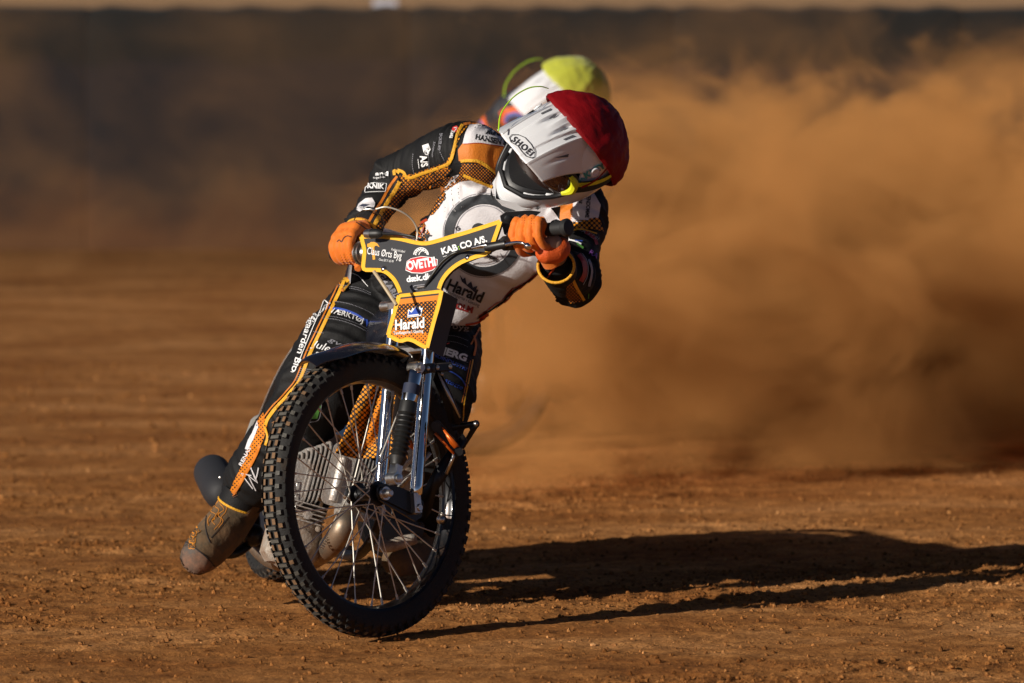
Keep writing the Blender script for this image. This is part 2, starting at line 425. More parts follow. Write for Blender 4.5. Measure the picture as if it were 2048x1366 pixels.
# ------------------------------------------------------------------ dust thrown up behind the riders
def dust_material(name, color, dens, lo, hi, scale, stretch=(1, 1, 1), soft=None, seed=0.0, aniso=0.0, erode=0.35, slant=0.0):
    m = bpy.data.materials.new(name); m.use_nodes = True
    nt = m.node_tree; nt.nodes.clear()
    out = nt.nodes.new("ShaderNodeOutputMaterial")
    pv = nt.nodes.new("ShaderNodeVolumePrincipled")
    pv.inputs["Color"].default_value = (*color, 1)
    pv.inputs["Anisotropy"].default_value = aniso
    nt.links.new(pv.outputs[0], out.inputs["Volume"])
    tc = nt.nodes.new("ShaderNodeTexCoord")
    mp = nt.nodes.new("ShaderNodeMapping"); mp.inputs["Location"].default_value = (seed, seed * 0.7, seed * 0.3); mp.inputs["Scale"].default_value = stretch
    nt.links.new(tc.outputs["Object"], mp.inputs["Vector"])
    n = nt.nodes.new("ShaderNodeTexNoise"); n.inputs["Scale"].default_value = scale; n.inputs["Detail"].default_value = 6; n.inputs["Roughness"].default_value = 0.58
    n.inputs["Distortion"].default_value = 0.8
    nt.links.new(mp.outputs[0], n.inputs["Vector"])
    mr = nt.nodes.new("ShaderNodeMapRange"); mr.inputs["From Min"].default_value = lo; mr.inputs["From Max"].default_value = hi
    mr.inputs["To Min"].default_value = 0.0; mr.inputs["To Max"].default_value = dens
    nt.links.new(n.outputs["Fac"], mr.inputs["Value"])
    last = mr.outputs[0]; er = None
    if soft:
        # soft: list of (axis, from, to, power) ramps in world metres
        sep = nt.nodes.new("ShaderNodeSeparateXYZ"); nt.links.new(tc.outputs["Object"], sep.inputs[0])
        tilt = nt.nodes.new("ShaderNodeMath"); tilt.operation = 'SUBTRACT'; tilt.inputs[1].default_value = 2.0
        nt.links.new(sep.outputs[0], tilt.inputs[0])
        t2 = nt.nodes.new("ShaderNodeMath"); t2.operation = 'MAXIMUM'; t2.inputs[1].default_value = 0; nt.links.new(tilt.outputs[0], t2.inputs[0])
        t3 = nt.nodes.new("ShaderNodeMath"); t3.operation = 'MULTIPLY_ADD'; t3.inputs[1].default_value = -0.9; nt.links.new(t2.outputs[0], t3.inputs[0]); nt.links.new(sep.outputs[2], t3.inputs[2])
        # low down, the cloud's near face falls back to the right, so it lies in its own shade
        lz = nt.nodes.new("ShaderNodeMapRange"); lz.interpolation_type = 'SMOOTHSTEP'; lz.inputs["From Min"].default_value = 0.45; lz.inputs["From Max"].default_value = 0.95
        lz.inputs["To Min"].default_value = -slant; lz.inputs["To Max"].default_value = -slant * 0.15; nt.links.new(sep.outputs[2], lz.inputs["Value"])
        xp = nt.nodes.new("ShaderNodeMath"); xp.operation = 'MAXIMUM'; xp.inputs[1].default_value = 0; nt.links.new(sep.outputs[0], xp.inputs[0])
        yk = nt.nodes.new("ShaderNodeMath"); yk.operation = 'MULTIPLY_ADD'; nt.links.new(xp.outputs[0], yk.inputs[0]); nt.links.new(lz.outputs[0], yk.inputs[1]); nt.links.new(sep.outputs[1], yk.inputs[2])
        for ax, a, b in soft:
            q = nt.nodes.new("ShaderNodeMapRange"); q.interpolation_type = 'SMOOTHSTEP'
            q.inputs["From Min"].default_value = min(a, b); q.inputs["From Max"].default_value = max(a, b)
            q.inputs["To Min"].default_value = 0.0 if a < b else 1.0; q.inputs["To Max"].default_value = 1.0 if a < b else 0.0
            nt.links.new(t3.outputs[0] if ax == "T" else yk.outputs[0] if ax == "Y" else sep.outputs["XYZ".index(ax)], q.inputs["Value"])
            if er is None: er = q.outputs[0]
            else:
                mu = nt.nodes.new("ShaderNodeMath"); mu.operation = 'MULTIPLY'
                nt.links.new(er, mu.inputs[0]); nt.links.new(q.outputs[0], mu.inputs[1]); er = mu.outputs[0]
        inv = nt.nodes.new("ShaderNodeMath"); inv.operation = 'MULTIPLY_ADD'; inv.inputs[1].default_value = erode; inv.inputs[2].default_value = -erode
        nt.links.new(er, inv.inputs[0])
        ad = nt.nodes.new("ShaderNodeMath"); ad.operation = 'ADD'; nt.links.new(n.outputs["Fac"], ad.inputs[0]); nt.links.new(inv.outputs[0], ad.inputs[1])
        nt.links.new(ad.outputs[0], mr.inputs["Value"])
    nt.links.new(last, pv.inputs["Density"])
    return m
def dust_hull(name, prof, y0, y1, mat, seed):
    """closed billowing hull: prof = list of (x, top z) at its thickest, y0..y1 depth"""
    r = random.Random(seed); xs_ = [p[0] for p in prof]; N = 30; rr = []
    for i in range(N + 1):
        x = xs_[0] + (xs_[-1] - xs_[0]) * i / N
        top = float(np.interp(x, xs_, [p[1] for p in prof]))
        e = max(0.05, math.sin(math.pi * min(1, max(0, i / N))) ** 0.35)
        ring = []
        for k in range(20):
            a = math.pi * k / 19
            yy = (y0 + y1) / 2 - math.cos(a) * (y1 - y0) / 2 * e
            zz = 0.03 + top * max(0.0, math.sin(a)) ** 0.7 * e * (1 + 0.10 * math.sin(x * 2.3 + k * 0.9 + seed))
            ring.append((x, yy, zz))
        rr.append(ring)
    mb = MB(); mb.rings(rr)
    return mb.build(name, mat)

t = empty("marker_board", P(770, 20, 27))
mb = MB(); mb.box(P(770, 10, 27), (0.085, 0, 0), (0, 0.01, 0), (0, 0, 0.035)); mb.build("panel", node_mat("pale board", (0.5, 0.5, 0.56), 0.6), t)
mb = MB(); mb.box(P(770, 40, 27.02), (0.012, 0, 0), (0, 0.01, 0), (0, 0, 0.10)); mb.build("post", M_FLOW, t)
tag(t, "small pale board standing beyond the fence at the top edge of the picture", "board")
big = dust_hull("dust_cloud", [(-1.5, 0.9), (-0.6, 1.2), (0.2, 1.9), (1.0, 2.1), (2.0, 2.2), (2.6, 2.6), (3.6, 2.8)], 1.4, 10.5,
    dust_material("thrown dust", (0.84, 0.42, 0.14), 7.0, 0.43, 0.74, 1.75, (1, 0.75, 1.35), [("X", -1.35, 0.35), ("T", 1.95, 0.65), ("Y", 1.95, 3.8)], seed=3.0, erode=0.36, slant=1.1), 1)
tag(big, "thick tan dust cloud thrown up behind the riders, filling the right of the picture", "dust cloud", kind="stuff")
thin = dust_hull("drifting_dust", [(-5.2, 1.9), (-3.0, 1.9), (-1.0, 1.8), (0.8, 1.8), (5.2, 1.9)], 12.5, 19.6,
    dust_material("drifting dust", (0.62, 0.34, 0.14), 0.52, 0.55, 0.80, 1.0, (0.8, 1, 1.1), [("Z", 2.2, 1.3)], seed=8.0), 2)
tag(thin, "thin brown dust drifting in front of the dark track fence", "dust", kind="stuff")
# ------------------------------------------------------------------ materials of bike and rider
M_RUBBER = node_mat("tyre rubber", (0.012, 0.011, 0.010), 0.8, bump=0.4, bscale=180, dirt=0.25, dirtcol=(0.10, 0.055, 0.025))
M_KNOBB = node_mat("knob top caked brown", (0.17, 0.095, 0.045), 0.85, vary=0.4, vscale=60, bump=0.5, bscale=200)
M_KNOBG = node_mat("knob top worn grey", (0.075, 0.070, 0.058), 0.6, vary=0.4, vscale=50, bump=0.4, bscale=200)
M_CHROME = node_mat("chrome", (0.82, 0.81, 0.78), 0.10, 1.0, bump=0.08, bscale=30, dirt=0.10)
M_STEEL = node_mat("brushed steel", (0.55, 0.53, 0.50), 0.32, 1.0, bump=0.2, bscale=90, dirt=0.25)
M_SPOKE = node_mat("spoke steel", (0.66, 0.62, 0.54), 0.5, 0.4, dirt=0.15)
M_ALU = node_mat("cast aluminium", (0.50, 0.48, 0.45), 0.40, 0.55, bump=0.6, bscale=160, dirt=0.45, vary=0.2)
M_CASE = node_mat("dirty crankcase", (0.42, 0.39, 0.34), 0.55, 0.35, bump=0.6, bscale=120, dirt=0.6, vary=0.25)
M_BLACK = node_mat("black anodised metal", (0.012, 0.012, 0.013), 0.35, 0.3, dirt=0.15, bump=0.1)
M_RIM = node_mat("black rim", (0.012, 0.012, 0.014), 0.28, 0.5, dirt=0.3, coat=0.3)
M_PLASTIC = node_mat("black plastic", (0.010, 0.010, 0.011), 0.42, dirt=0.2, coat=0.1)
M_GLOSS = node_mat("dark glossy mudguard", (0.010, 0.011, 0.018), 0.22, coat=0.6, dirt=0.22)
M_GAITER = node_mat("rubber gaiter", (0.010, 0.010, 0.010), 0.5, dirt=0.12)
M_ORANGE_M = node_mat("orange anodised metal", (0.62, 0.11, 0.008), 0.35, 0.4, dirt=0.15)
M_TITAN = node_mat("heat tinted exhaust", (0.30, 0.24, 0.18), 0.42, 0.85, vary=0.25, vscale=10, dirt=0.5, bump=0.15, bscale=60)
M_SILENCER = node_mat("black silencer", (0.016, 0.016, 0.019), 0.7, bump=0.15, bscale=60, dirt=0.1)
M_PLATE = node_mat("plate charcoal", (0.030, 0.031, 0.036), 0.55, bump=0.25, bscale=350, dirt=0.06)
M_BIND = node_mat("yellow binding", (0.80, 0.43, 0.020), 0.62, bump=0.6, bscale=260, vary=0.12, vscale=60)
M_WHITE = node_mat("white print", (0.80, 0.80, 0.80), 0.6)
M_GREY = node_mat("grey print", (0.25, 0.25, 0.28), 0.6)
M_RED = node_mat("red print", (0.55, 0.025, 0.025), 0.6)
M_DKRED = node_mat("dark red print", (0.30, 0.02, 0.02), 0.6)
M_BLUE = node_mat("blue print", (0.022, 0.07, 0.40), 0.6)
M_NAVY = node_mat("navy print", (0.012, 0.018, 0.045), 0.7)
M_CYAN = node_mat("cyan plastic", (0.02, 0.30, 0.45), 0.5)
M_GREEN = node_mat("green print", (0.06, 0.20, 0.03), 0.7)
M_LIME = node_mat("lime print", (0.30, 0.62, 0.03), 0.6)
M_AMBER = node_mat("amber print", (0.72, 0.33, 0.03), 0.6)
M_INK = node_mat("black print", (0.014, 0.014, 0.016), 0.7)
M_CABLE = node_mat("black cable", (0.010, 0.010, 0.010), 0.4)
M_WIRE = node_mat("pale bare cable", (0.50, 0.46, 0.38), 0.4, 0.3)

def halftone(name, ca, cb, period, r, rough=0.7, wob=0.25):
    """dots of colour ca on cb; the UV map is in tenths of the print's own grid"""
    m = bpy.data.materials.new(name); m.use_nodes = True
    nt = m.node_tree; b = nt.nodes["Principled BSDF"]; b.inputs["Roughness"].default_value = rough
    b.inputs["Specular IOR Level"].default_value = 0.25
    uv = nt.nodes.new("ShaderNodeUVMap")
    mp = nt.nodes.new("ShaderNodeMapping"); mp.inputs["Rotation"].default_value = (0, 0, R(45)); s = 1.0 / period; mp.inputs["Scale"].default_value = (s, s, 1)
    nt.links.new(uv.outputs[0], mp.inputs["Vector"])
    fr = nt.nodes.new("ShaderNodeVectorMath"); fr.operation = 'FRACTION'; nt.links.new(mp.outputs[0], fr.inputs[0])
    sb = nt.nodes.new("ShaderNodeVectorMath"); sb.operation = 'SUBTRACT'; sb.inputs[1].default_value = (0.5, 0.5, 0); nt.links.new(fr.outputs[0], sb.inputs[0])
    ln = nt.nodes.new("ShaderNodeVectorMath"); ln.operation = 'LENGTH'; nt.links.new(sb.outputs[0], ln.inputs[0])
    no = nt.nodes.new("ShaderNodeTexNoise"); no.inputs["Scale"].default_value = 0.35 / period; no.inputs["Detail"].default_value = 1
    nt.links.new(uv.outputs[0], no.inputs["Vector"])
    ma = nt.nodes.new("ShaderNodeMath"); ma.operation = 'MULTIPLY_ADD'; ma.inputs[1].default_value = wob; ma.inputs[2].default_value = r - wob / 2
    nt.links.new(no.outputs["Fac"], ma.inputs[0])
    lt = nt.nodes.new("ShaderNodeMath"); lt.operation = 'LESS_THAN'; nt.links.new(ln.outputs[1], lt.inputs[0]); nt.links.new(ma.outputs[0], lt.inputs[1])
    mx = nt.nodes.new("ShaderNodeMix"); mx.data_type = 'RGBA'; mx.inputs["A"].default_value = (*cb, 1); mx.inputs["B"].default_value = (*ca, 1)
    nt.links.new(lt.outputs[0], mx.inputs["Factor"]); nt.links.new(mx.outputs["Result"], b.inputs["Base Color"])
    return m
ORG = (0.62, 0.19, 0.010); BLK = (0.014, 0.014, 0.014)
H_DOT = halftone("orange dots on black", ORG, BLK, 5.6, 0.30, wob=0.30)
H_DOTS = halftone("small orange dots on black", ORG, BLK, 4.6, 0.30)
H_RDOT = halftone("black dots on orange", BLK, ORG, 5.6, 0.27)
H_BIG = halftone("large orange dots on black", (0.70, 0.26, 0.012), BLK, 6.8, 0.38, wob=0.25)

# ------------------------------------------------------------------ prints: cut in the print's own plane, laid on a surface
CAMP = Vector((0, -DIST, CAMH))
def ray_dir(px, py):
    return (P(px, py, 0.0) - CAMP).normalized()
def plane_hit(px, py, p0, nrm):
    d = ray_dir(px, py)
    return CAMP + d * ((Vector(p0) - CAMP).dot(nrm) / d.dot(nrm))
class Decals:
    """prints that follow a surface; verts are laid on it and lifted by a hair"""
    def __init__(s, hit, lift=0.0016):
        s.hit, s.lift, s.v, s.f, s.m, s.uv, s.mats = hit, lift, [], [], [], [], []
    def mi(s, mat):
        if mat not in s.mats: s.mats.append(mat)
        return s.mats.index(mat)
    def put(s, pts, faces, mat, lv=0):
        k = len(s.v); i = s.mi(mat)
        ok = []
        for p in pts:
            h = s.hit(p[0], p[1])
            lf = s.lift + 0.0008 * lv + (p[2] if len(p) > 2 else 0)
            s.v.append(tuple(h[0] + h[1] * lf)); s.uv.append((p[0], p[1]))
        for f in faces:
            s.f.append(tuple(k + j for j in f)); s.m.append(i)
    def area(s, poly, mat, lv=0, step=9, smooth=False):
        from mathutils.geometry import delaunay_2d_cdt
        if smooth: poly = [tuple(p)[:2] for p in catmull([(q[0], q[1], 0) for q in poly + poly[:1]], 6)][:-1]
        x0, x1 = min(p[0] for p in poly), max(p[0] for p in poly); y0, y1 = min(p[1] for p in poly), max(p[1] for p in poly)
        pts = [Vector(p[:2]) for p in poly]; n = len(pts)
        # split long edges
        e = []
        for i in range(n):
            a, b = pts[i], pts[(i + 1) % n]; m = max(1, int((b - a).length / step))
            e += [a.lerp(b, t / m) for t in range(m)]
        n = len(e)
        def inside(x, y):
            c = False; j = n - 1
            for i in range(n):
                if (e[i].y > y) != (e[j].y > y) and x < (e[j].x - e[i].x) * (y - e[i].y) / (e[j].y - e[i].y) + e[i].x: c = not c
                j = i
            return c
        g = []
        y = y0 + step / 2; row = 0
        while y < y1:
            x = x0 + step / 2 + (row % 2) * step / 2
            while x < x1:
                if inside(x, y): g.append(Vector((x, y)))
                x += step
            y += step; row += 1
        r = delaunay_2d_cdt(e + g, [], [list(range(n))], 1, 1e-4)
        s.put([tuple(p) for p in r[0]], r[2], mat, lv)
    def line(s, pts, w, mat, lv=1, smooth=6, raised=0.0, dash=None):
        c = [p for p in catmull([(p[0], p[1], 0) for p in pts], smooth)] if smooth else [Vector((p[0], p[1], 0)) for p in pts]
        if not smooth:
            q = []
            for a, b in zip(c[:-1], c[1:]):
                m = max(1, int((b - a).length / 8)); q += [a.lerp(b, t / m) for t in range(m)]
            c = q + [c[-1]]
        if dash:
            L = [0]
            for a, b in zip(c[:-1], c[1:]): L.append(L[-1] + (b - a).length)
            def at(t):
                j = max(0, min(len(L) - 2, int(np.searchsorted(L, t)) - 1)); k = (t - L[j]) / max(1e-6, L[j + 1] - L[j])
                return c[j].lerp(c[j + 1], k)
            t = 0
            while t + dash < L[-1]:
                s.line([at(t), at(t + dash * 0.62)], w, mat, lv, smooth=0); t += dash
            return
        v = []; f = []; n = len(c); m = 3 if w < 9 else 2 * int(w / 6) + 1
        for i, p in enumerate(c):
            d = (c[min(i + 1, n - 1)] - c[max(i - 1, 0)]).normalized(); nn = Vector((-d.y, d.x, 0)) * w / 2
            for q in range(m):
                t = -1 + 2 * q / (m - 1); v.append((p.x + nn.x * t, p.y + nn.y * t, raised * (1 - t * t)))
            if i:
                for q in range(m - 1): k = m * i + q; f.append((k - m, k - m + 1, k + 1, k))
        s.put(v, f, mat, lv)
    def text(s, st, a, b, h, mat, lv=2, bold=0.0, shear=0.0, up=None, arc=0.0, gap=1.0):
        """st from pixel a to pixel b on its base line, h its cap height; arc bows the line"""
        cu = bpy.data.curves.new("lettering", 'FONT'); cu.body = st; cu.size = 1.0; cu.offset = bold; cu.resolution_u = 3; cu.shear = shear
        cu.fill_mode = 'FRONT'; cu.space_character = gap
        o = bpy.data.objects.new("lettering", cu); COL.objects.link(o)
        bpy.context.view_layer.update()
        me = bpy.data.meshes.new_from_object(o.evaluated_get(bpy.context.evaluated_depsgraph_get()))
        bpy.data.objects.remove(o); bpy.data.curves.remove(cu)
        co = [v.co.copy() for v in me.vertices]
        if not co: return
        x0, x1 = min(c.x for c in co), max(c.x for c in co)
        a, b = Vector((a[0], a[1])), Vector((b[0], b[1])); d = b - a
        u = Vector((up[0], up[1])).normalized() if up else Vector((d.y, -d.x)).normalized()
        if up is None and u.y > 0 and False: u = -u
        cap = 0.70
        pts = []
        for c in co:
            t = (c.x - x0) / (x1 - x0)
            q = a + d * t + u * (c.y / cap * h + arc * 4 * t * (1 - t))
            pts.append((q.x, q.y))
        s.put(pts, [tuple(p.vertices) for p in me.polygons], mat, lv)
        bpy.data.meshes.remove(me)
    def build(s, name, parent):
        me = bpy.data.meshes.new(name); me.from_pydata(s.v, [], s.f)
        me.polygons.foreach_set("material_index", s.m)
        uvl = me.uv_layers.new(name="UVMap")
        for l in me.loops: uvl.data[l.index].uv = s.uv[l.vertex_index]
        # faces look at the camera side of the surface
        o = mesh_obj(name, me, s.mats, parent, smooth=True)
        return o
def plane_surf(p0, nrm):
    nrm = Vector(nrm).normalized()
    if nrm.dot(CAMP - Vector(p0)) < 0: nrm = -nrm
    return lambda x, y: (plane_hit(x, y, p0, nrm), nrm)
def bvh_surf(objs, ref_depth, hint=0.5):
    vs, fs = [], []
    for o in objs:
        k = len(vs); vs += [o.matrix_world @ v.co for v in o.data.vertices]; fs += [tuple(k + i for i in p.vertices) for p in o.data.polygons]
    tree = BVHTree.FromPolygons(vs, fs)
    def hit(x, y):
        d = ray_dir(x, y)
        loc, nrm, _, _ = tree.ray_cast(CAMP, d)
        if loc is not None:
            acc = nrm.copy()
            for ox, oy in ((7, 0), (-7, 0), (0, 7), (0, -7)):
                l2, n2, _, _ = tree.ray_cast(CAMP, ray_dir(x + ox, y + oy))
                if l2 is not None and (l2 - loc).length < 0.05: acc += n2
            nrm = acc.normalized()
        if loc is None:
            dep = ref_depth
            for _i in range(3):
                loc, nrm, _, _ = tree.find_nearest(CAMP + d * ((DIST + dep) / d.y)); dep = loc.y
        if nrm.dot(CAMP - loc) < 0: nrm = -nrm
        return loc, nrm
    return hit

# ------------------------------------------------------------------ the motorcycle: front end in its own frame
n_ = Vector((0.735, -0.665, 0.107)).normalized()          # axle, towards the machine's left
u_ = (Vector((0, 0, 1)) - n_ * n_.z).normalized()
f_ = n_.cross(u_).normalized()
if f_.y > 0: f_ = -f_
WC = P(736, 989, 0.0)
def Wf(a, b, c): return WC + n_ * a + f_ * b + u_ * c
tp = (u_ - f_ * 0.45).normalized()
PN = n_.cross(tp).normalized()
if PN.y > 0: PN = -PN
P0 = WC + f_ * -0.150 + u_ * 0.366
def on_pl(x, y, back=0.0): return plane_hit(x, y, P0 - PN * back, PN)
bike = empty("speedway_motorcycle", (WC.x, WC.y, 0))
tag(bike, "speedway motorcycle nearest the camera, with chrome forks and yellow edged front plate", "motorcycle", "speedway motorcycles sliding round the bend")

def wheel(name, C, n, u, f, parent, Ro=0.350, hw=0.043, spokes=True, rows=68, rim_in=0.271):
    def at(a, ang, r): return C + n * a + (f * math.cos(ang) + u * math.sin(ang)) * r
    N = 96
    # rim
    prof = [(-0.022, 0.288), (-0.025, 0.284), (-0.022, 0.278), (-0.016, 0.276), (-0.009, rim_in), (0.009, rim_in), (0.016, 0.276), (0.022, 0.278), (0.025, 0.284), (0.022, 0.288), (0.018, 0.292), (-0.018, 0.292)]
    mb = MB(); rr = [[at(a, 2 * math.pi * k / N, r) for a, r in prof] for k in range(N)]
    rr.append(rr[0]); mb.rings(rr, cap=False)
    rim = mb.build(name, M_RIM, parent)
    # tyre carcass
    Rt = Ro - 0.010
    prof = []
    for k in range(17):
        t = math.pi * (k / 16) ; x = -math.cos(t); z = math.sin(t) ** 0.62
        prof.append((x * hw * (0.62 + 0.38 * min(1, z * 1.5)), 0.284 + (Rt - 0.284) * z))
    mb = MB(); rr = [[at(a, 2 * math.pi * k / N, r) for a, r in prof] for k in range(N)]; rr.append(rr[0]); mb.rings(rr, cap=False, close=False)
    def knob(a0, a1, s0, s1, h, mi, drop=0.0):
        # a across the tread, s along the tread (m); sits on the crowned carcass
        def rad(a): return Rt - 0.010 * (abs(a) / hw) ** 2.4 * 2.3
        base, top = [], []
        for a, s_ in ((a0, s0), (a1, s0), (a1, s1), (a0, s1)):
            base.append(at(a, s_ / Rt, rad(a) - 0.003))
        am, sm = (a0 + a1) / 2, (s0 + s1) / 2
        for a, s_ in ((a0, s0), (a1, s0), (a1, s1), (a0, s1)):
            a2 = am + (a - am) * 0.86; s2 = sm + (s_ - sm) * 0.86
            top.append(at(a2, s2 / Rt, rad(a2) + h))
        mb.add(base + top, [(0, 1, 5, 4), (1, 2, 6, 5), (2, 3, 7, 6), (3, 0, 4, 7)], 0)
        mb.add(top, [(0, 1, 2, 3)], mi)
    pitch = 2 * math.pi * Rt / rows; r = random.Random(5)
    for i in range(rows):
        s0 = i * pitch; j = lambda: r.uniform(-0.0007, 0.0007)
        knob(-0.015 + j(), 0.015 + j(), s0, s0 + 0.0095, 0.0078, 2)
        for a in (-0.0115, -0.0005, 0.0105):
            if a == -0.0005: continue
            knob(a - 0.0048 + j() + 0.0005, a + 0.0053, s0 + 0.0125, s0 + 0.0285, 0.0078, 1)
        for sg in (-1, 1):
            knob(sg * 0.021, sg * 0.031 + j(), s0 + 0.004, s0 + 0.016, 0.008, 2 if i % 3 else 1)
            knob(sg * 0.0335, sg * 0.0395, s0 + 0.018, s0 + 0.029, 0.006, 0)
    ty = mb.build("tyre", [M_RUBBER, M_KNOBB, M_KNOBG], rim, auto=30)
    # hub
    mb = MB()
    mb.lathe(C, n, [(-0.058, 0.008), (-0.056, 0.012), (-0.038, 0.013), (-0.036, 0.030), (-0.031, 0.031), (-0.029, 0.018), (-0.012, 0.0145), (0.012, 0.0145), (0.029, 0.018), (0.031, 0.031), (0.036, 0.030), (0.038, 0.013), (0.056, 0.012), (0.058, 0.008)], 28)
    mb.build("hub", M_BLACK, rim)
    if spokes:
        for i in range(36):
            sg = 1 if i % 2 else -1; k = i // 2
            a0 = 2 * math.pi * k / 18; off = (0.95 if k % 2 else -0.95)
            a1 = a0 + 2 * math.pi * (0.25 if sg > 0 else -0.25) / 18 + 0.17
            p0 = at(sg * 0.0335, a1 - off, 0.027); p1 = at(sg * 0.004, a1, rim_in + 0.001)
            mb = MB(); mb.tube([p0, p1], 0.00165, 6)
            q = p1.lerp(p0, 0.055); mb.tube([p1, q], 0.0034, 6)
            mb.build("spoke", M_SPOKE, rim)
        # tyre security bolt and weight on the rim
        q = at(0.0, math.pi + 0.30, rim_in - 0.006)
        mb = MB(); mb.ball(q, 0.012, 8); mb.build("rim_nut", M_STEEL, rim)
    return rim
wheel("front_wheel", WC, n_, u_, f_, bike)

def fb(c):   # fork line: how far behind the axle the tube runs at height c
    return -(0.104 + 0.238 * (c + 0.01))
AT = 0.062
for sg in (1, -1):
    mb = MB()
    pts = [Wf(sg * AT, fb(-0.012), -0.012), Wf(sg * AT, fb(0.445), 0.445)]
    mb.tube([pts[0].lerp(pts[1], t) for t in (0, 0.012, 0.05, 0.5, 1)], [0.0130, 0.0160, 0.0163, 0.0163, 0.0163], 24)
    leg = mb.build("fork_leg", M_CHROME, bike)
    # clevis at its foot
    mb = MB()
    c0 = Wf(sg * AT, fb(-0.03), -0.030)
    mb.box(c0 + u_ * 0.0, n_ * 0.013, f_ * 0.012, u_ * 0.028, bev=0.004)
    mb.lathe(c0 - u_ * 0.012 - n_ * 0.016, n_, [(0, 0.0085), (0.002, 0.0095), (0.030, 0.0095), (0.033, 0.0075)], 16)
    mb.build("clevis", M_STEEL, leg)
    # leading link: black plate from the pivot behind the wheel to the axle
    mb = MB()
    out = [(0.016, 0.016), (0.020, 0.0), (0.014, -0.016), (-0.050, -0.048), (-0.105, -0.075), (-0.128, -0.066), (-0.140, -0.030), (-0.118, -0.012), (-0.070, 0.008), (-0.02, 0.022), (0.004, 0.024)]
    mb.prism([Wf(sg * (AT - 0.016 if sg > 0 else AT - 0.010), b, c) for b, c in out], n_ * (0.007 * (1 if sg > 0 else -1)))
    mb.prism([Wf(sg * (AT - 0.008 if sg > 0 else AT - 0.003), b * 0.8 - 0.01, c * 0.7 - 0.005) for b, c in out], n_ * (0.004 * (1 if sg > 0 else -1)))
    lk = mb.build("fork_link", M_BLACK, bike)
    mb = MB()
    mb.lathe(Wf(sg * 0.050, 0, 0), n_ * sg, [(0, 0.016), (0.006, 0.017), (0.012, 0.0165), (0.0121, 0.011), (0.020, 0.011), (0.0201, 0.009), (0.028, 0.0085), (0.030, 0.006)], 24)
    mb.build("axle_nut", M_STEEL, lk)
    if sg < 0: continue
    # damper
    top, bot = Wf(sg * 0.090, -0.108, 0.298), Wf(sg * 0.090, -0.004, 0.040)
    ax = (bot - top)
    def along(t): return top + ax * t
    mb = MB()
    L = ax.length; d = ax.normalized()
    mb.lathe(top, d, [(0.002, 0.010), (0.012, 0.0185), (0.020, 0.0205), (0.085, 0.0205), (0.090, 0.0195)], 28)
    dm = mb.build("damper", M_CHROME, bike)
    mb = MB(); mb.lathe(top + d * 0.044 - (d * 0.0), d, [(0, 0.0208), (0.0, 0.0209), (0.026, 0.0209), (0.026, 0.0208)], 28)
    mb.build("damper_band", M_NAVY, dm)
    prof = [(0.088, 0.0205), (0.092, 0.0215), (0.118, 0.0220)]
    for k in range(9):
        t = 0.122 + k * 0.0125; prof += [(t, 0.0175), (t + 0.006, 0.0238 - 0.0003 * k), (t + 0.0085, 0.0233)]
    prof += [(0.243, 0.018), (0.250, 0.016)]
    mb = MB(); mb.lathe(top, d, prof, 28); mb.build("gaiter", M_GAITER, dm)
    mb = MB()
    mb.box(bot - d * 0.012, n_ * 0.013, f_ * 0.014, d * 0.024, bev=0.004)
    mb.lathe(bot - n_ * sg * 0.016 + d * 0.006, n_ * sg, [(0, 0.016), (0.030, 0.016), (0.0302, 0.010), (0.035, 0.010), (0.036, 0.006)], 20)
    mb.build("damper_eye", M_STEEL, dm)
    mb = MB()
    mb.lathe(top - n_ * sg * 0.020, n_ * sg, [(0, 0.011), (0.004, 0.015), (0.034, 0.016), (0.038, 0.013), (0.0382, 0.008), (0.045, 0.008)], 20)
    mb.ball(top - f_ * 0.006, 0.0165, 8)
    mb.build("top_eye", M_STEEL, dm)
    # black clamp on the tube that carries the damper
    mb = MB(); cc = Wf(sg * AT, fb(0.295), 0.295)
    mb.lathe(cc - u_ * 0.012, u_, [(0, 0.022), (0.002, 0.0235), (0.022, 0.0235), (0.024, 0.022)], 24)
    mb.box(cc + n_ * sg * 0.012 - f_ * 0.022, n_ * 0.010, f_ * 0.052, u_ * 0.011, bev=0.003)
    mb.build("damper_clamp", M_BLACK, leg)
    mb = MB()
    for bb in (0.018, -0.016, -0.062):
        mb.lathe(cc + n_ * sg * 0.021 + f_ * bb, n_ * sg, [(0, 0.006), (0.003, 0.006), (0.004, 0.0045)], 12)
    mb.build("clamp_bolt", M_STEEL, leg)
# axle through the hub
mb = MB(); mb.tube([Wf(-0.075, 0, 0), Wf(0.075, 0, 0)], 0.006, 12); mb.build("axle", M_STEEL, bike)
# yokes
for c_, nm in ((0.345, "lower_yoke"), (0.435, "upper_yoke")):
    mb = MB()
    mb.box(Wf(0, fb(c_) - 0.022, c_), n_ * 0.080, f_ * 0.022, u_ * 0.011, bev=0.006)
    mb.build(nm, M_STEEL, bike)
# mudguard bracket (the clamp that shows left of the plate)
mb = MB(); q = on_pl(783, 612, 0.045)
mb.box(q + n_ * 0.01, n_ * 0.022, f_ * 0.012, u_ * 0.014, bev=0.006)
mb.box(q + u_ * -0.045 + n_ * 0.022, n_ * 0.008, f_ * 0.006, u_ * 0.040, bev=0.003)
mb.lathe(q + n_ * 0.0, -n_, [(0, 0.014), (0.030, 0.014), (0.034, 0.008)], 16)
mb.build("plate_clamp", M_STEEL, bike)
# throttle cable guides
mb = MB()
mb.tube([P(748, 543, 0.12), P(760, 560, 0.1), P(780, 590, 0.08), P(793, 610, 0.06)], 0.0045, 8, smooth=5)
mb.build("fuel_pipe", node_mat("pale hose", (0.42, 0.33, 0.20), 0.5), bike)

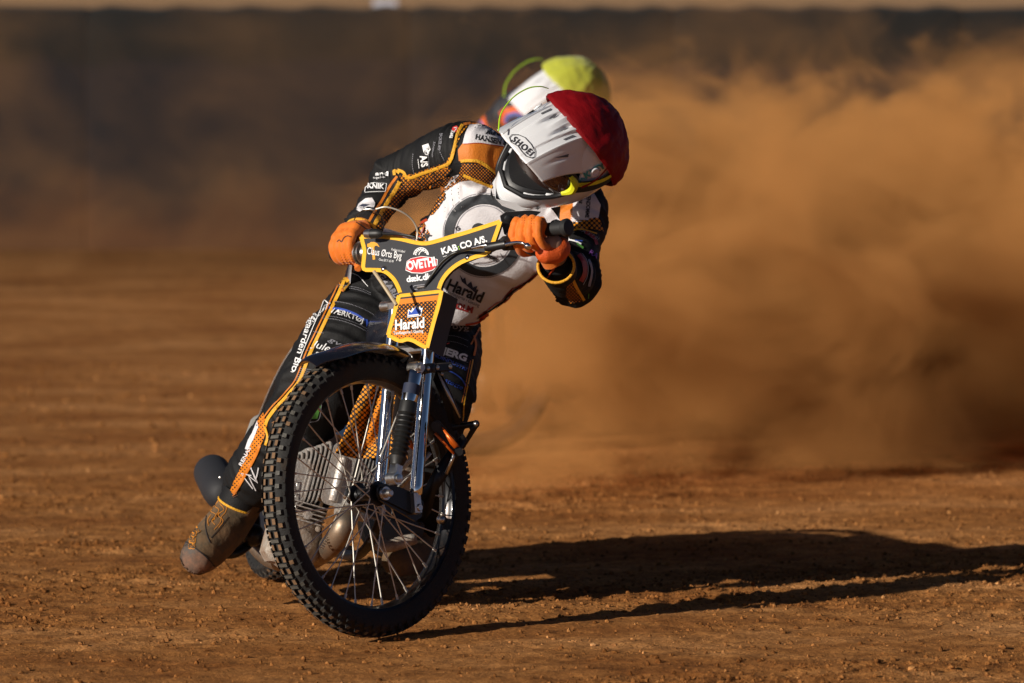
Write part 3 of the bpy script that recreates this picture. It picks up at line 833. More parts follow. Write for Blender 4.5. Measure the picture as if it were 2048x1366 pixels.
# front mudguard: a curved shell over the tyre
mb = MB(); rr = []
NA = 30
for i in range(NA + 1):
    a = R(61 + (119 - 61) * i / NA)        # angle from forward, over the top, towards the back
    Rm = 0.366 + 0.020 * math.exp(-((i / NA) * 6) ** 2) + (0.012 * (i / NA))
    w = 0.052 * (0.62 + 0.38 * min(1, 4 * i / NA, 6 * (1 - i / NA) + 0.3))
    ring = []
    for k in range(11):
        t = -1 + 2 * k / 10
        ring.append(Wf(0, 0, 0) + n_ * (t * w) + (f_ * math.cos(a) + u_ * math.sin(a)) * (Rm - 0.020 * abs(t) ** 2.2))
    inner = [p - (f_ * math.cos(a) + u_ * math.sin(a)) * 0.003 for p in reversed(ring)]
    rr.append(ring + inner)
mb.rings(rr)
mg = mb.build("front_mudguard", M_GLOSS, bike)

# ------------------------------------------------------------------ front plate: a padded cover over fork and bars
up_top = [(723, 474), (745, 473), (770, 474), (800, 478), (830, 485), (852, 487), (875, 482), (905, 473), (940, 463), (1001, 443)]
up_right = [(991, 472), (977, 504), (950, 514), (922, 525), (900, 541), (885, 560), (878, 581)]
up_left = [(801, 590), (797, 575), (789, 560), (776, 547), (763, 541), (745, 540), (728, 538), (728, 520), (729, 500)]
upper = up_top + up_right + up_left
lower = [(799, 592), (840, 587), (885, 581), (878, 610), (868, 645), (855, 697), (842, 690), (828, 682), (815, 679), (800, 682), (777, 671), (784, 645), (792, 617)]
mb = MB()
mb.prism([on_pl(x, y) for x, y in upper], -PN * 0.012)
plate = mb.build("front_plate", M_PLATE, bike, smooth=False)
mb = MB()
mb.prism([plane_hit(x, y, P0 + PN * 0.010, PN) for x, y in lower], -PN * 0.058)
pl2 = mb.build("lower_plate", M_PLATE, bike, smooth=False)
dc = Decals(plane_surf(P0, PN), 0.0010)
dc.line(up_top, 8, M_BIND, 0, smooth=3, raised=0.002); dc.line(up_top[-1:] + up_right[:-1] + [(878, 578)], 8, M_BIND, 0, smooth=3, raised=0.002)
dc.line([(801, 586)] + up_left[1:] + [(723, 474)], 8, M_BIND, 0, smooth=3, raised=0.002)
dc.area([(735, 494), (735, 488), (739, 487), (742, 484.5), (748, 484), (755, 487), (760, 495), (754, 491.5), (750, 492), (749, 496), (751, 519), (746, 520), (744, 497), (741, 495.5)], M_AMBER, 0, step=20)
dc.text("Claus Ørts Byg", (735, 508.5), (804, 519), 14, M_WHITE, 2, bold=0.006)
dc.text("Kvalitet til tiden!", (784, 501.5), (811, 506.5), 5, M_WHITE, 2)
dc.text("Claus 20 71 62 09", (759, 521.5), (788, 526), 4.6, M_WHITE, 2)
bad = [(814, 523), (822, 517), (843, 512.5), (862, 514.5), (876, 519), (875, 534), (866, 541), (845, 547.5), (824, 546.5), (811.5, 541)]
dc.area(bad, M_WHITE, 0, step=20)
cx_ = sum(p[0] for p in bad) / len(bad); cy_ = sum(p[1] for p in bad) / len(bad)
dc.area([(cx_ + (x - cx_) * 0.955, cy_ + (y - cy_) * 0.92) for x, y in bad], M_RED, 1, step=20)
dc.text("OVETHI", (816.5, 541), (873.5, 531.5), 17, M_WHITE, 2.4, bold=0.045)
for q in range(3):   # tyre mark above the badge
    ro = 16 - q * 3.0
    dc.line([(848 + ro * math.cos(t) * 0.95 - (5 if q < 2 else 0), 512 - ro * math.sin(t) * (1.0 if q < 2 else 1)) for t in np.linspace(R(8), R(172), 9)], 1.6, M_WHITE, 1)
for k in range(7):
    t = R(25 + k * 22); dc.line([(843 + 14 * math.cos(t), 512 - 15 * math.sin(t)), (843 + 9.6 * math.cos(t + .3), 512 - 10 * math.sin(t + .3))], 1.8, M_WHITE, 1, smooth=0)
dc.text("dæk.dk", (815, 565), (866, 558.5), 12, M_WHITE, 2, bold=0.035)
dc.text("KAB", (886, 509.5), (917.5, 500.5), 12.5, M_WHITE, 2, bold=0.035)
dc.text(":", (919, 500), (921, 499.3), 10, M_LIME, 2, bold=0.04)
dc.text("CO A/S.", (923, 499), (976, 483.5), 12.5, M_WHITE, 2, bold=0.035)
dc.line([(887, 514), (945, 498)], 0.9, M_WHITE, 1, smooth=0)
dc.text("vi er der for dig", (888, 519), (915, 511.5), 3.2, M_GREY, 2) if False else None
# slot for the cable
dc.area([(826, 574), (829, 571), (850, 568.5), (853, 571), (852, 576), (848, 578), (829, 580), (826, 578)], M_GREY, 0, step=20)
dc.area([(828, 574.5), (830, 572.5), (849, 570.2), (851, 572), (850, 575), (847, 576.5), (830, 578.3), (828, 577)], M_INK, 1, step=20)
dc.build("plate_print", plate)
dc = Decals(plane_surf(P0 + PN * 0.010, PN), 0.0010)
dc.area([(798, 607), (884, 597), (878, 612), (868, 645), (855, 697), (842, 690), (828, 682), (815, 679), (800, 682), (777, 671), (784, 645), (792, 617)], H_DOT, 0, step=20)
dc.area([(780, 659), (862, 668), (855, 697), (842, 690), (828, 682), (815, 679), (800, 682), (777, 671)], H_RDOT, 1, step=20)
dc.area([(799, 600), (884, 590), (883, 598), (798, 608)], M_AMBER, 1, step=20) if False else dc.area([(799, 599), (884, 590), (882, 600), (797, 610)], node_mat("orange print", ORG, 0.6), 1, step=20)
dc.line([(800, 592), (884, 583)], 7, M_BIND, 1, smooth=0, raised=0.002)
dc.line([(884, 582), (878, 610), (868, 645), (855, 696)], 8, M_BIND, 1, smooth=3, raised=0.002)
dc.line([(855, 696), (842, 690), (828, 682), (815, 679), (800, 682), (777, 671)], 8, M_BIND, 1, smooth=3, raised=0.002)
dc.line([(777, 671), (784, 645), (792, 617), (799, 592)], 8, M_BIND, 1, smooth=3, raised=0.002)
crown = [(816.5, 636), (818, 618.5), (823.5, 623), (827.5, 616), (830, 618.5), (834.5, 610), (839.5, 617.5), (843, 614.5), (846.5, 619), (851.5, 615), (845.5, 632)]
crown = [(816, 636), (818, 619), (824, 623), (826, 615.5), (829.5, 619), (834, 610.5), (838, 617), (842, 613), (842.5, 618), (847, 615.5), (843.5, 632.5)]
dc.area(crown, M_WHITE, 2, step=20)
dc.area([(818.5, 631), (819.8, 622.5), (824.5, 626.5), (834, 614.5), (840.5, 622), (844.2, 619.5), (842, 628.3)], M_BLUE, 3, step=20)
dc.line([(817, 634), (843, 630.6)], 0.8, M_BLUE, 3.2, smooth=0)
dc.text("Harald", (792, 661), (852.5, 655.5), 20, M_WHITE, 3.4, bold=0.03, shear=0.12)
dc.text("Tandlægerne i Gjesing", (789, 670.5), (848.5, 665.5), 6, M_WHITE, 3.4, bold=0.01)
dc.build("plate_print", pl2)
mb = MB()
for x, y in ((768, 538), (936, 515)):
    mb.lathe(on_pl(x, y) + PN * 0.001, PN, [(0, 0.0075), (0.002, 0.0078), (0.004, 0.006), (0.0052, 0.002)], 18)
mb.build("rivet", M_CHROME, plate)

# ------------------------------------------------------------------ handlebar, grips, levers, cables
BC = P(905, 492, 0.25)
GL0, GL1 = P(1052, 470, 0.045), P(1132, 455, -0.02)
GR0, GR1 = P(712, 500, 0.40), P(676, 506, 0.47)
GL0, GL1 = BC + n_ * 0.245 + u_ * -0.012, BC + n_ * 0.375 + u_ * -0.012 
GL1 = P(1134, 455, -0.05); GL0 = GL1 - n_ * 0.125
GR1 = P(668, 506, 0.49); GR0 = GR1 + n_ * 0.12
mb = MB()
mb.tube([GL1 - n_ * 0.01, GL0, BC + n_ * 0.10 - u_ * 0.02 - f_ * 0.0, BC - u_ * 0.02, BC - n_ * 0.12 - u_ * 0.02, GR0, GR1], 0.0112, 14, smooth=5)
hb = mb.build("handlebar", M_BLACK, bike)
mb = MB()
ax = (GL1 - GL0).normalized()
mb.lathe(GL0, ax, [(0, 0.020), (0.006, 0.021), (0.008, 0.0165), (0.115, 0.0165), (0.118, 0.0215), (0.126, 0.0225), (0.131, 0.019), (0.132, 0.012)], 24)
mb.build("grip", node_mat("grip rubber", (0.014, 0.014, 0.014), 0.6), hb)
mb = MB(); axr = (GR1 - GR0).normalized()
mb.lathe(GR0, axr, [(0, 0.017), (0.11, 0.017), (0.114, 0.021), (0.12, 0.021)], 24)
mb.build("grip", M_GAITER, hb)
# throttle drum between right hand and plate
mb = MB(); TD = on_pl(719, 507, 0.035)
mb.lathe(TD + n_ * 0.022, -n_, [(-0.02, 0.018), (0, 0.022), (0.004, 0.029), (0.008, 0.029), (0.009, 0.022), (0.013, 0.022), (0.014, 0.031), (0.019, 0.031), (0.020, 0.024), (0.025, 0.022), (0.027, 0.026), (0.030, 0.026), (0.032, 0.019), (0.040, 0.016)], 32)
mb.build("throttle_drum", M_STEEL, hb)
mb = MB(); c0 = P(729, 468, 0.33); c1 = P(764, 467, 0.30)
dd = (c1 - c0).normalized()
mb.lathe(c0, dd, [(0, 0.004), (0.003, 0.010), (0.022, 0.013)], 18)
cm = mb.build("cable_housing", M_STEEL, hb)
mb = MB(); mb.lathe(c0 + dd * 0.021, dd, [(0, 0.0125), (0.020, 0.0120), (0.030, 0.008), (0.034, 0.005)], 18); mb.build("rubber_boot", M_GAITER, hb)
mb = MB(); mb.tube([P(764, 467, 0.30), P(800, 469, 0.26), P(830, 475, 0.24), P(855, 490, 0.24)], 0.0032, 8, smooth=6)
mb.build("throttle_cable", M_CABLE, bike)
# pale engine cut-out cable arching up past the wrist
mb = MB()
mb.tube([P(834, 478, 0.23), P(834, 458, 0.23), P(822, 437, 0.22), P(800, 422, 0.21), P(772, 414, 0.21), P(752, 418, 0.22)], 0.0022, 8, smooth=6)
co_ = mb.build("cutout_cord", M_WIRE, bike)
mb = MB(); mb.tube([P(728, 419, 0.23), P(740, 418, 0.22), P(750, 420, 0.22)], 0.0036, 10); mb.build("cord_sleeve", M_STEEL, co_)
mb = MB()
mb.tube([P(750, 424, 0.22), P(762, 432, 0.24), P(768, 445, 0.27), P(764, 458, 0.30)], 0.0014, 6, smooth=5)
mb.tube([P(728, 419, 0.23), P(716, 428, 0.26), P(708, 440, 0.30)], 0.0014, 6, smooth=5)
mb.build("cord_loop", M_CABLE, co_)
# clutch lever and perch on the rider's left
mb = MB()
mb.tube([P(972, 495, 0.02), P(985, 493, 0.01), P(1012, 488, -0.005)], [0.010, 0.0115, 0.0105], 14)
mb.box(P(1018, 486, 0.02), n_ * 0.018, f_ * 0.016, u_ * 0.018, bev=0.005)
mb.box(P(1030, 474, 0.05), n_ * 0.014, f_ * 0.02, u_ * 0.014, bev=0.004)
mb.tube([P(1010, 487, 0.0), P(1025, 470, 0.02), P(1040, 462, 0.04)], 0.011, 10)
pr = mb.build("lever_perch", M_PLASTIC, hb)
mb = MB()
mb.tube([P(1012, 489, -0.01), P(1030, 485.5, -0.03), P(1044, 486, -0.045), P(1054, 491, -0.05)], [0.0055, 0.0050, 0.0046, 0.0046], 12, smooth=4)
mb.ball(P(1056, 492, -0.05), 0.0095, 10)
mb.build("clutch_lever", M_CHROME, hb)
mb = MB(); mb.tube([P(943, 496, 0.03), P(962, 492, 0.02), P(974, 491, 0.015)], [0.003, 0.0055, 0.007], 12); mb.build("cable_adjuster", M_CHROME, hb)
mb = MB()
mb.tube([P(944, 496, 0.03), on_pl(921, 502, -0.012), on_pl(903, 509, -0.012), on_pl(885, 523, -0.012), on_pl(873, 538, -0.010), on_pl(862, 554, -0.008), on_pl(851, 573, 0.0)], 0.0042, 10, smooth=7)
mb.build("clutch_cable", M_CABLE, bike)
mb = MB(); mb.tube([on_pl(836, 575, -0.002), on_pl(851, 573, -0.002)], 0.005, 10); mb.build("cable_nipple", M_STEEL, bike)
# black casting visible under the chin (crossbar pad and lever bracket)
mb = MB()
poly = [(1000, 432), (1012, 424), (1060, 421), (1082, 424), (1070, 434), (1048, 446), (1034, 466), (1020, 476), (1008, 468), (1004, 450)]
mb.prism([P(x, y, 0.10) for x, y in poly], (0, 0.02, 0))
mb.lathe(P(1016, 437, 0.10), (0, -1, 0), [(0, 0.009), (0.004, 0.009), (0.005, 0.006)], 14); mb.lathe(P(1042, 436, 0.10), (0, -1, 0), [(0, 0.009), (0.004, 0.009), (0.005, 0.006)], 14)
mb.build("lever_bracket", M_BLACK, hb)
# ------------------------------------------------------------------ engine, frame, exhaust, rear wheel
# body frame: heading towards the camera and a little right, leaned to the machine's left
RC = P(598, 925, 1.38)                                   # rear axle
HS = WC + f_ * fb(0.49) + u_ * 0.49                          # steering head
lean = R(17)
hd = Vector((HS.x - RC.x, HS.y - RC.y, 0)).normalized()      # forward
lf = Vector((-hd.y, hd.x, 0))                                # to the machine's left
bn = (lf * math.cos(lean) - Vector((0, 0, 1)) * math.sin(lean)).normalized()
bu = (Vector((0, 0, 1)) * math.cos(lean) + lf * math.sin(lean)).normalized()
rw = wheel("rear_wheel", RC, bn, bu, hd, bike, Ro=0.325, hw=0.045, spokes=False, rows=56)
mb = MB()
for k in range(20):
    t0 = 2 * math.pi * k / 20
    mb.tube([RC + (hd * math.cos(t0) + bu * math.sin(t0)) * 0.03, RC + (hd * math.cos(t0 + .3) + bu * math.sin(t0 + .3)) * 0.27], 0.002, 6)
mb.build("spokes", M_SPOKE, rw)
def B(x, y, d): return P(x, y, d)
# frame tubes
mb = MB()
top = HS - u_ * 0.03; bot = HS - u_ * 0.14
mb.tube([top, B(770, 640, 0.62), B(720, 700, 0.95), B(640, 900, 1.2), B(585, 1000, 1.32)], 0.014, 12, smooth=5)
mb.tube([bot, B(800, 800, 0.32), B(785, 960, 0.42), B(740, 1085, 0.55), B(690, 1110, 0.75), B(600, 1060, 1.2)], 0.013, 12, smooth=6)
mb.tube([B(560, 1015, 1.34), B(640, 1085, 1.0), B(700, 1100, 0.8)], 0.012, 12)
mb.build("frame", M_BLACK, bike)
# engine: finned cylinder, head, crankcase. Local axes: e1 across image, e2 the cylinder, e3 towards the viewer
EC = B(672, 980, 0.50)
e3 = (CAMP - EC).normalized(); e3 = (e3 + Vector((0.28, 0, 0.05))).normalized()
def rot2(v, a, ax): return Matrix.Rotation(a, 3, ax) @ v
e2 = (Vector((0.30, 0, 0.95)) - e3 * Vector((0.30, 0, 0.95)).dot(e3)).normalized()
e1 = e2.cross(e3).normalized()
def E(a, b, c): return EC + e1 * a + e2 * b + e3 * c
eng_mb = MB()
# crankcase
eng_mb.box(E(-0.085, -0.145, 0.0), e1 * 0.060, e2 * 0.075, e3 * 0.05, bev=0.02)
eng_mb.lathe(E(-0.07, -0.16, -0.05), e3, [(0, 0.062), (0.02, 0.068), (0.07, 0.068), (0.085, 0.062), (0.095, 0.045)], 32)
eng_mb.lathe(E(-0.07, -0.16, 0.05), e3, [(0, 0.036), (0.006, 0.036), (0.010, 0.030)], 28)
for k in range(7):
    t = k * 2 * math.pi / 7; eng_mb.lathe(E(-0.07 + 0.060 * math.cos(t), -0.16 + 0.060 * math.sin(t), 0.040), e3, [(0, 0.007), (0.010, 0.007), (0.011, 0.004)], 10)
eng = eng_mb.build("engine", M_CASE, bike)
# side cover with cast letters at left
mb = MB()
cp = [(-0.165, -0.075), (-0.160, 0.035), (-0.100, 0.050), (-0.078, 0.020), (-0.085, -0.060), (-0.105, -0.085), (-0.155, -0.090)]
mb.prism([E(a, b, 0.035) for a, b in cp], e3 * 0.018)
mb.prism([E(-0.12 + (a + 0.12) * 0.82, -0.02 + (b + 0.02) * 0.82, 0.053) for a, b in cp], e3 * 0.003)
cov = mb.build("engine_cover", M_ALU, eng)
EP = E(0, 0, 0.0585)
def esurf(x, y): return plane_hit(x, y, EP, e3), e3
dc = Decals(esurf, 0.001)
dc.text("JAP", (583, 1020), (590, 960), 22, M_STEEL, 1) if False else None
dc.line([(575, 966), (594, 962), (592, 978), (576, 982)], 2.0, M_STEEL, 1, smooth=0, raised=0.002)
dc.line([(582, 964), (584, 980)], 2.0, M_STEEL, 1, smooth=0, raised=0.002)
dc.line([(577, 990), (592, 986), (590, 1000), (576, 1003)], 2.0, M_STEEL, 1, smooth=0, raised=0.002)
dc.line([(576, 1012), (590, 1008), (588, 1022), (576, 1026)], 2.0, M_STEEL, 1, smooth=3, raised=0.002)
dc.build("cast_mark", eng)
# fins: a stack of rounded plates, seen edge on
def rr_poly(a0, a1, b0, b1, r, n=4):
    o = []
    for cx, cy, s in ((a1 - r, b1 - r, 0), (a0 + r, b1 - r, 1), (a0 + r, b0 + r, 2), (a1 - r, b0 + r, 3)):
        for k in range(n + 1):
            t = math.pi / 2 * (s + k / n); o.append((cx + r * math.cos(t), cy + r * math.sin(t)))
    return o
mb = MB()
mb.prism([E(a, b, 0.070) for a, b in rr_poly(-0.052, 0.012, -0.050, 0.112, 0.020)], e3 * 0.007)
mb.prism([E(a, b, -0.07) for a, b in rr_poly(-0.11, 0.12, -0.030, 0.085, 0.02)], e3 * 0.075)
for k in range(9):
    mb.prism([E(-0.060 - k * 0.0098, b, c) for b, c in rr_poly(-0.055 - 0.003 * k, 0.108 - 0.007 * k, -0.05, 0.074 - 0.004 * k, 0.024)], e1 * 0.0030)
for k in range(13):
    mb.prism([E(0.017 + k * 0.0098, b, c) for b, c in rr_poly(-0.022 - 0.002 * k, 0.108 - 0.004 * k, -0.05, 0.075, 0.012)], e1 * 0.0028)
for k in range(5):
    mb.prism([E(a, -0.062 - 0.011 * k, c) for a, c in rr_poly(-0.13 + 0.006 * k, -0.02, -0.05, 0.066, 0.015)], e2 * 0.003)
fin = mb.build("cylinder_fins", M_ALU, eng)
mb = MB()
mb.lathe(E(-0.020, -0.012, 0.074), e2, [(-0.030, 0.005), (-0.026, 0.012), (0.06, 0.014), (0.085, 0.012), (0.09, 0.006)], 20)
mb.lathe(E(0.02, -0.03, 0.080), e3, [(-0.03, 0.011), (0.006, 0.011), (0.007, 0.007)], 14)
mb.lathe(E(-0.07, -0.088, 0.06), e3, [(-0.03, 0.011), (0.006, 0.011), (0.007, 0.007)], 14)
mb.lathe(E(0.015, -0.055, 0.065), e1, [(-0.02, 0.012), (0.06, 0.012), (0.065, 0.008)], 14)
mb.build("rocker_housing", M_ALU, eng)
# exhaust pipe sweeping down and back to the silencer at the left
mb = MB()
mb.tube([E(0.035, -0.05, 0.055), B(690, 1045, 0.36), B(672, 1080, 0.38), B(640, 1108, 0.50), B(600, 1125, 0.72), B(540, 1115, 0.95), B(500, 1070, 1.05), B(470, 1010, 1.15)], [0.026, 0.027, 0.028, 0.028, 0.027, 0.026, 0.026, 0.026], 20, smooth=6)
ex = mb.build("exhaust_pipe", M_TITAN, bike)
# coil spring that holds the pipe
mb = MB(); s0, s1 = E(0.010, -0.045, 0.092), B(642, 1098, 0.34)
pts = []
dd = (s1 - s0); xx, yy = perp(dd)
for k in range(140):
    t = k / 139; pts.append(s0 + dd * t + xx * (0.0058 * math.cos(k * 0.85)) + yy * (0.0058 * math.sin(k * 0.85)))
mb.tube(pts, 0.0013, 5); mb.build("exhaust_spring", M_STEEL, ex)
# silencer: fat black cone seen from its front end
mb = MB(); s0 = B(446, 985, 0.80); sx = Vector((-0.12, 0.96, 0.05)).normalized()
mb.lathe(B(446, 986, 0.92), sx, [(-0.030, 0.018), (-0.022, 0.030), (-0.006, 0.041), (0.03, 0.049), (0.10, 0.051), (0.36, 0.050), (0.38, 0.05), (0.385, 0.03)], 40)
sl = mb.build("silencer", M_SILENCER, bike)
mb = MB(); mb.lathe(B(441, 955, 0.88), (0, -1, 0.2), [(0, 0.004), (0.004, 0.004), (0.005, 0.002)], 10); mb.build("rivet", M_STEEL, sl)
mb = MB(); mb.tube([B(505, 1072, 1.0), B(480, 1078, 0.88), B(455, 1060, 0.80), B(445, 1010, 0.77)], [0.024, 0.024, 0.022, 0.024], 18, smooth=6); mb.build("link_pipe", M_SILENCER, ex)
# pipe bend with footrest visible right of the boot
mb = MB(); mb.tube([B(505, 1010, 0.88), B(512, 1050, 0.86), B(500, 1085, 0.82), B(472, 1106, 0.78), B(446, 1108, 0.76)], 0.0125, 14, smooth=6)
mb.ball(B(506, 1070, 0.80), 0.03, 10)
mb.build("right_footrest", M_BLACK, bike)
# rear mudguard, tank, seat (mostly hidden)
mb = MB(); rr = []
for i in range(20):
    a = R(60 + 115 * i / 19); q = RC
    rr.append([q + bn * t * 0.062 + (hd * math.cos(a) + bu * math.sin(a)) * (0.365 - 0.02 * abs(t) ** 2) for t in (-1, -.5, 0, .5, 1)] + [q + bn * t * 0.062 + (hd * math.cos(a) + bu * math.sin(a)) * (0.361 - 0.02 * abs(t) ** 2) for t in (1, .5, 0, -.5, -1)])
mb.rings(rr); mb.build("rear_mudguard", node_mat("pale grey mudguard", (0.36, 0.35, 0.33), 0.5, dirt=0.4), bike)
mb = MB()
mb.box(B(503, 868, 0.95), Vector((0.018, 0, 0.008)), Vector((0, 0.02, 0)), Vector((0.018, 0, 0.050)), bev=0.006)
mb.lathe(B(488, 893, 0.93), (-0.2, -1, 0), [(0, 0.010), (0.01, 0.010), (0.012, 0.006)], 12)
mb.tube([B(498, 880, 0.95), B(484, 920, 1.0), B(478, 960, 1.1)], 0.006, 8)
mb.build("mudguard_stay", node_mat("pale stay", (0.40, 0.39, 0.36), 0.5, 0.4, dirt=0.3), bike)
mb = MB()
mb.tube([B(812, 640, 0.34), B(795, 665, 0.48), B(765, 690, 0.66), B(740, 700, 0.78)], [0.035, 0.075, 0.075, 0.04], 18, smooth=4)
mb.build("fuel_tank", M_GLOSS, bike)
mb = MB(); mb.box(B(760, 680, 0.95), bn * 0.075, hd * 0.15, bu * 0.025, bev=0.02); mb.build("seat", M_PLASTIC, bike)
# left side: chain case, footrest hanger with orange cover seen right of the forks
mb = MB()
def Qp(pts, d, th=0.010): mb.prism([B(x, y, d) for x, y in pts], (0, th, 0))
Qp([(872, 742), (880, 740), (905, 790), (924, 838), (920, 850), (898, 846), (884, 800), (866, 760)], 0.12)
Qp([(845, 985), (870, 935), (905, 890), (926, 868), (934, 880), (915, 920), (893, 955), (872, 985), (862, 1025), (850, 1040), (838, 1028)], 0.07, 0.016)
Qp([(903, 850), (948, 842), (958, 846), (957, 853), (928, 898), (920, 898), (940, 860), (938, 856), (905, 862)], 0.13, 0.012)
Qp([(912, 885), (922, 868), (932, 880), (926, 894)], 0.13)
mb.lathe(B(952, 848, 0.13), (0, -1, 0), [(-0.012, 0.009), (0.014, 0.009), (0.016, 0.006)], 16)
mb.build("footrest_hanger", M_BLACK, bike)
mb = MB()
mb.lathe(B(952, 848, 0.115), (0, -1, 0), [(0, 0.0055), (0.002, 0.0055)], 14)
mb.lathe(B(884, 748, 0.112), (0, -1, 0), [(0, 0.0045), (0.003, 0.0045)], 12)
mb.tube([B(892, 948, 0.055), B(905, 918, 0.055), B(909, 905, 0.055)], 0.0045, 8)
mb.tube([B(874, 742, 0.112), B(895, 785, 0.112), B(920, 836, 0.112)], [0.002, 0.0045, 0.002], 8)
mb.build("hanger_bolt", M_STEEL, bike)
mb = MB()
def ringplate(c0, c1, r0, r1, d):
    a = (Vector((c1[0] - c0[0], c1[1] - c0[1]))).angle_signed(Vector((1, 0)))
    o = []
    t0 = math.atan2(c1[1] - c0[1], c1[0] - c0[0])
    for k in range(9): t = t0 + math.pi / 2 + math.pi * k / 8; o.append((c0[0] + r0 * math.cos(t), c0[1] + r0 * math.sin(t)))
    for k in range(9): t = t0 - math.pi / 2 + math.pi * k / 8; o.append((c1[0] + r1 * math.cos(t), c1[1] + r1 * math.sin(t)))
    return o
mb.prism([B(x, y, 0.055) for x, y in ringplate((873, 852), (917, 903), 11, 9, 0)], (0, 0.012, 0))
mb.lathe(B(873, 852, 0.055), (0, -1, 0), [(0, 0.011), (0.006, 0.011)], 18); mb.lathe(B(918, 903, 0.055), (0, -1, 0), [(0, 0.010), (0.006, 0.010)], 18)
ch = mb.build("chain_tensioner", M_BLACK, bike)
mb = MB()
mb.prism([B(x, y, 0.045) for x, y in [(882, 853), (888, 857), (915, 888), (918, 893), (908, 897), (900, 888)]], (0, 0.006, 0))
mb.tube([B(870, 866, 0.045), B(890, 888, 0.045), B(908, 908, 0.045)], 0.0034, 8)
mb.tube([B(814, 872, 0.13), B(822, 890, 0.13), B(829, 896, 0.13)], 0.007, 8)
mb.build("orange_guard", M_ORANGE_M, ch)
# primary drive, clutch and carburettor seen dark through the spokes
mb = MB()
mb.lathe(B(780, 1045, 0.80), (0.5, -0.85, 0.1), [(-0.02, 0.085), (0.0, 0.092), (0.02, 0.092), (0.026, 0.07), (0.030, 0.04)], 36)
for k in range(14):
    t = 2 * math.pi * k / 14
    mb.ball(B(780, 1045, 0.78) + Vector((0.078 * math.cos(t), -0.01, 0.078 * math.sin(t))), 0.006, 6)
mb.build("clutch_drum", M_BLACK, bike)
mb = MB()
mb.tube([B(735, 1080, 0.62), B(775, 1092, 0.60), B(830, 1075, 0.62)], 0.017, 12, smooth=5)
mb.lathe(B(808, 960, 0.66), (0.4, -0.9, 0), [(-0.05, 0.045), (0, 0.048), (0.01, 0.03)], 24)
mb.build("gearbox", M_CASE, bike)
mb = MB()
mb.box(B(830, 905, 0.50), Vector((0.018, 0, 0.01)), Vector((0, 0.02, 0)), Vector((-0.008, 0, 0.022)), bev=0.006)
mb.tube([B(800, 940, 0.46), B(822, 920, 0.46), B(845, 890, 0.46)], 0.007, 10)
mb.tube([B(800, 975, 0.46), B(832, 940, 0.46), B(860, 905, 0.46)], 0.006, 10)
mb.build("carburettor", M_ALU, bike)
# dotted fabric bib hanging in front of the engine
def bib():
    NX, NY = 46, 54; vs = []; uvs = []
    L = [(742, 745), (725, 780), (705, 820), (690, 862), (670, 905)]
    Rr = [(800, 745), (800, 790), (800, 840), (800, 885), (800, 922)]
    for j in range(NY + 1):
        v = j / NY
        a = np.array([np.interp(v * 4, range(5), [q[0] for q in L]), np.interp(v * 4, range(5), [q[1] for q in L])])
        b = np.array([np.interp(v * 4, range(5), [q[0] for q in Rr]), np.interp(v * 4, range(5), [q[1] for q in Rr])])
        for i in range(NX + 1):
            u = i / NX; q = a + (b - a) * u
            fold = 0.022 * math.sin(u * 6.5 + v * 2.2) * (0.3 + v) + 0.030 * math.exp(-((u - 0.62 + 0.25 * v) / 0.10) ** 2) * math.sin(math.pi * min(1, v * 1.15)) - 0.035 * math.exp(-((u - 0.45 + 0.2 * v) / 0.09) ** 2) * math.sin(math.pi * min(1, v * 1.1))
            vs.append(P(q[0], q[1] + 6 * math.sin(u * 5) * v, 0.38 - fold)); uvs.append((q[0] - 20 * u * v, q[1]))
    fs = [(j * (NX + 1) + i, j * (NX + 1) + i + 1, (j + 1) * (NX + 1) + i + 1, (j + 1) * (NX + 1) + i) for j in range(NY) for i in range(NX)]
    me = bpy.data.meshes.new("frame_bib"); me.from_pydata([tuple(v) for v in vs], [], fs)
    me.polygons.foreach_set("material_index", [1 if (0.56 < (k % NX) / NX + 0.25 * (k // NX) / NY < 0.74) and 8 < k // NX < 46 else 0 for k in range(len(fs))])
    ul = me.uv_layers.new(name="UVMap")
    for l in me.loops: ul.data[l.index].uv = uvs[l.vertex_index]
    o = mesh_obj("frame_bib", me, [H_BIG, H_RDOT], bike)
    sm = o.modifiers.new("thick", 'SOLIDIFY'); sm.thickness = 0.002
    return o
bib()

# wheel discs, deflector and tank added, mostly unseen, to fill the ground shadow
mb = MB(); mb.lathe(RC + bn * 0.030, bn, [(0, 0.27), (0.003, 0.27), (0.006, 0.05), (0.0061, 0.04)], 40); mb.build("added_wheel_disc", M_PLASTIC, rw)
mb = MB(); mb.lathe(RC - bn * 0.036, bn, [(0, 0.27), (0.003, 0.27), (0.004, 0.05)], 40); mb.build("added_wheel_disc", M_PLASTIC, rw)
mb = MB()
dq = RC - hd * 0.36
mb.prism([dq + lf * a + Vector((0, 0, c)) for a, c in ((-0.02, -0.26), (0.15, -0.26), (0.15, 0.0), (0.10, 0.05), (-0.02, 0.05))], hd * 0.006)
mb.tube([dq + Vector((0, 0, 0.1)), RC + Vector((0, 0, 0.05))], 0.008, 8)
mb.build("added_dirt_deflector", M_PLASTIC, bike)
mb = MB()
mb.box(B(738, 790, 0.84), bn * 0.065, hd * 0.17, bu * 0.15, bev=0.03); mb.build("added_oil_tank", M_GLOSS, bike)
mb = MB()
mb.box(B(705, 915, 0.95), bn * 0.03, hd * 0.30, bu * 0.12, bev=0.02); mb.build("enlarged_chain_case", M_PLASTIC, bike)  # chain case enlarged to thicken the machine's shadow on the ground

mb = MB(); mb.box(B(712, 775, 1.16), bn * 0.07, hd * 0.22, bu * 0.13, bev=0.03); mb.build("shadow_fill_block", M_PLASTIC, bike)  # unseen block added to close a gap in the cast shadow
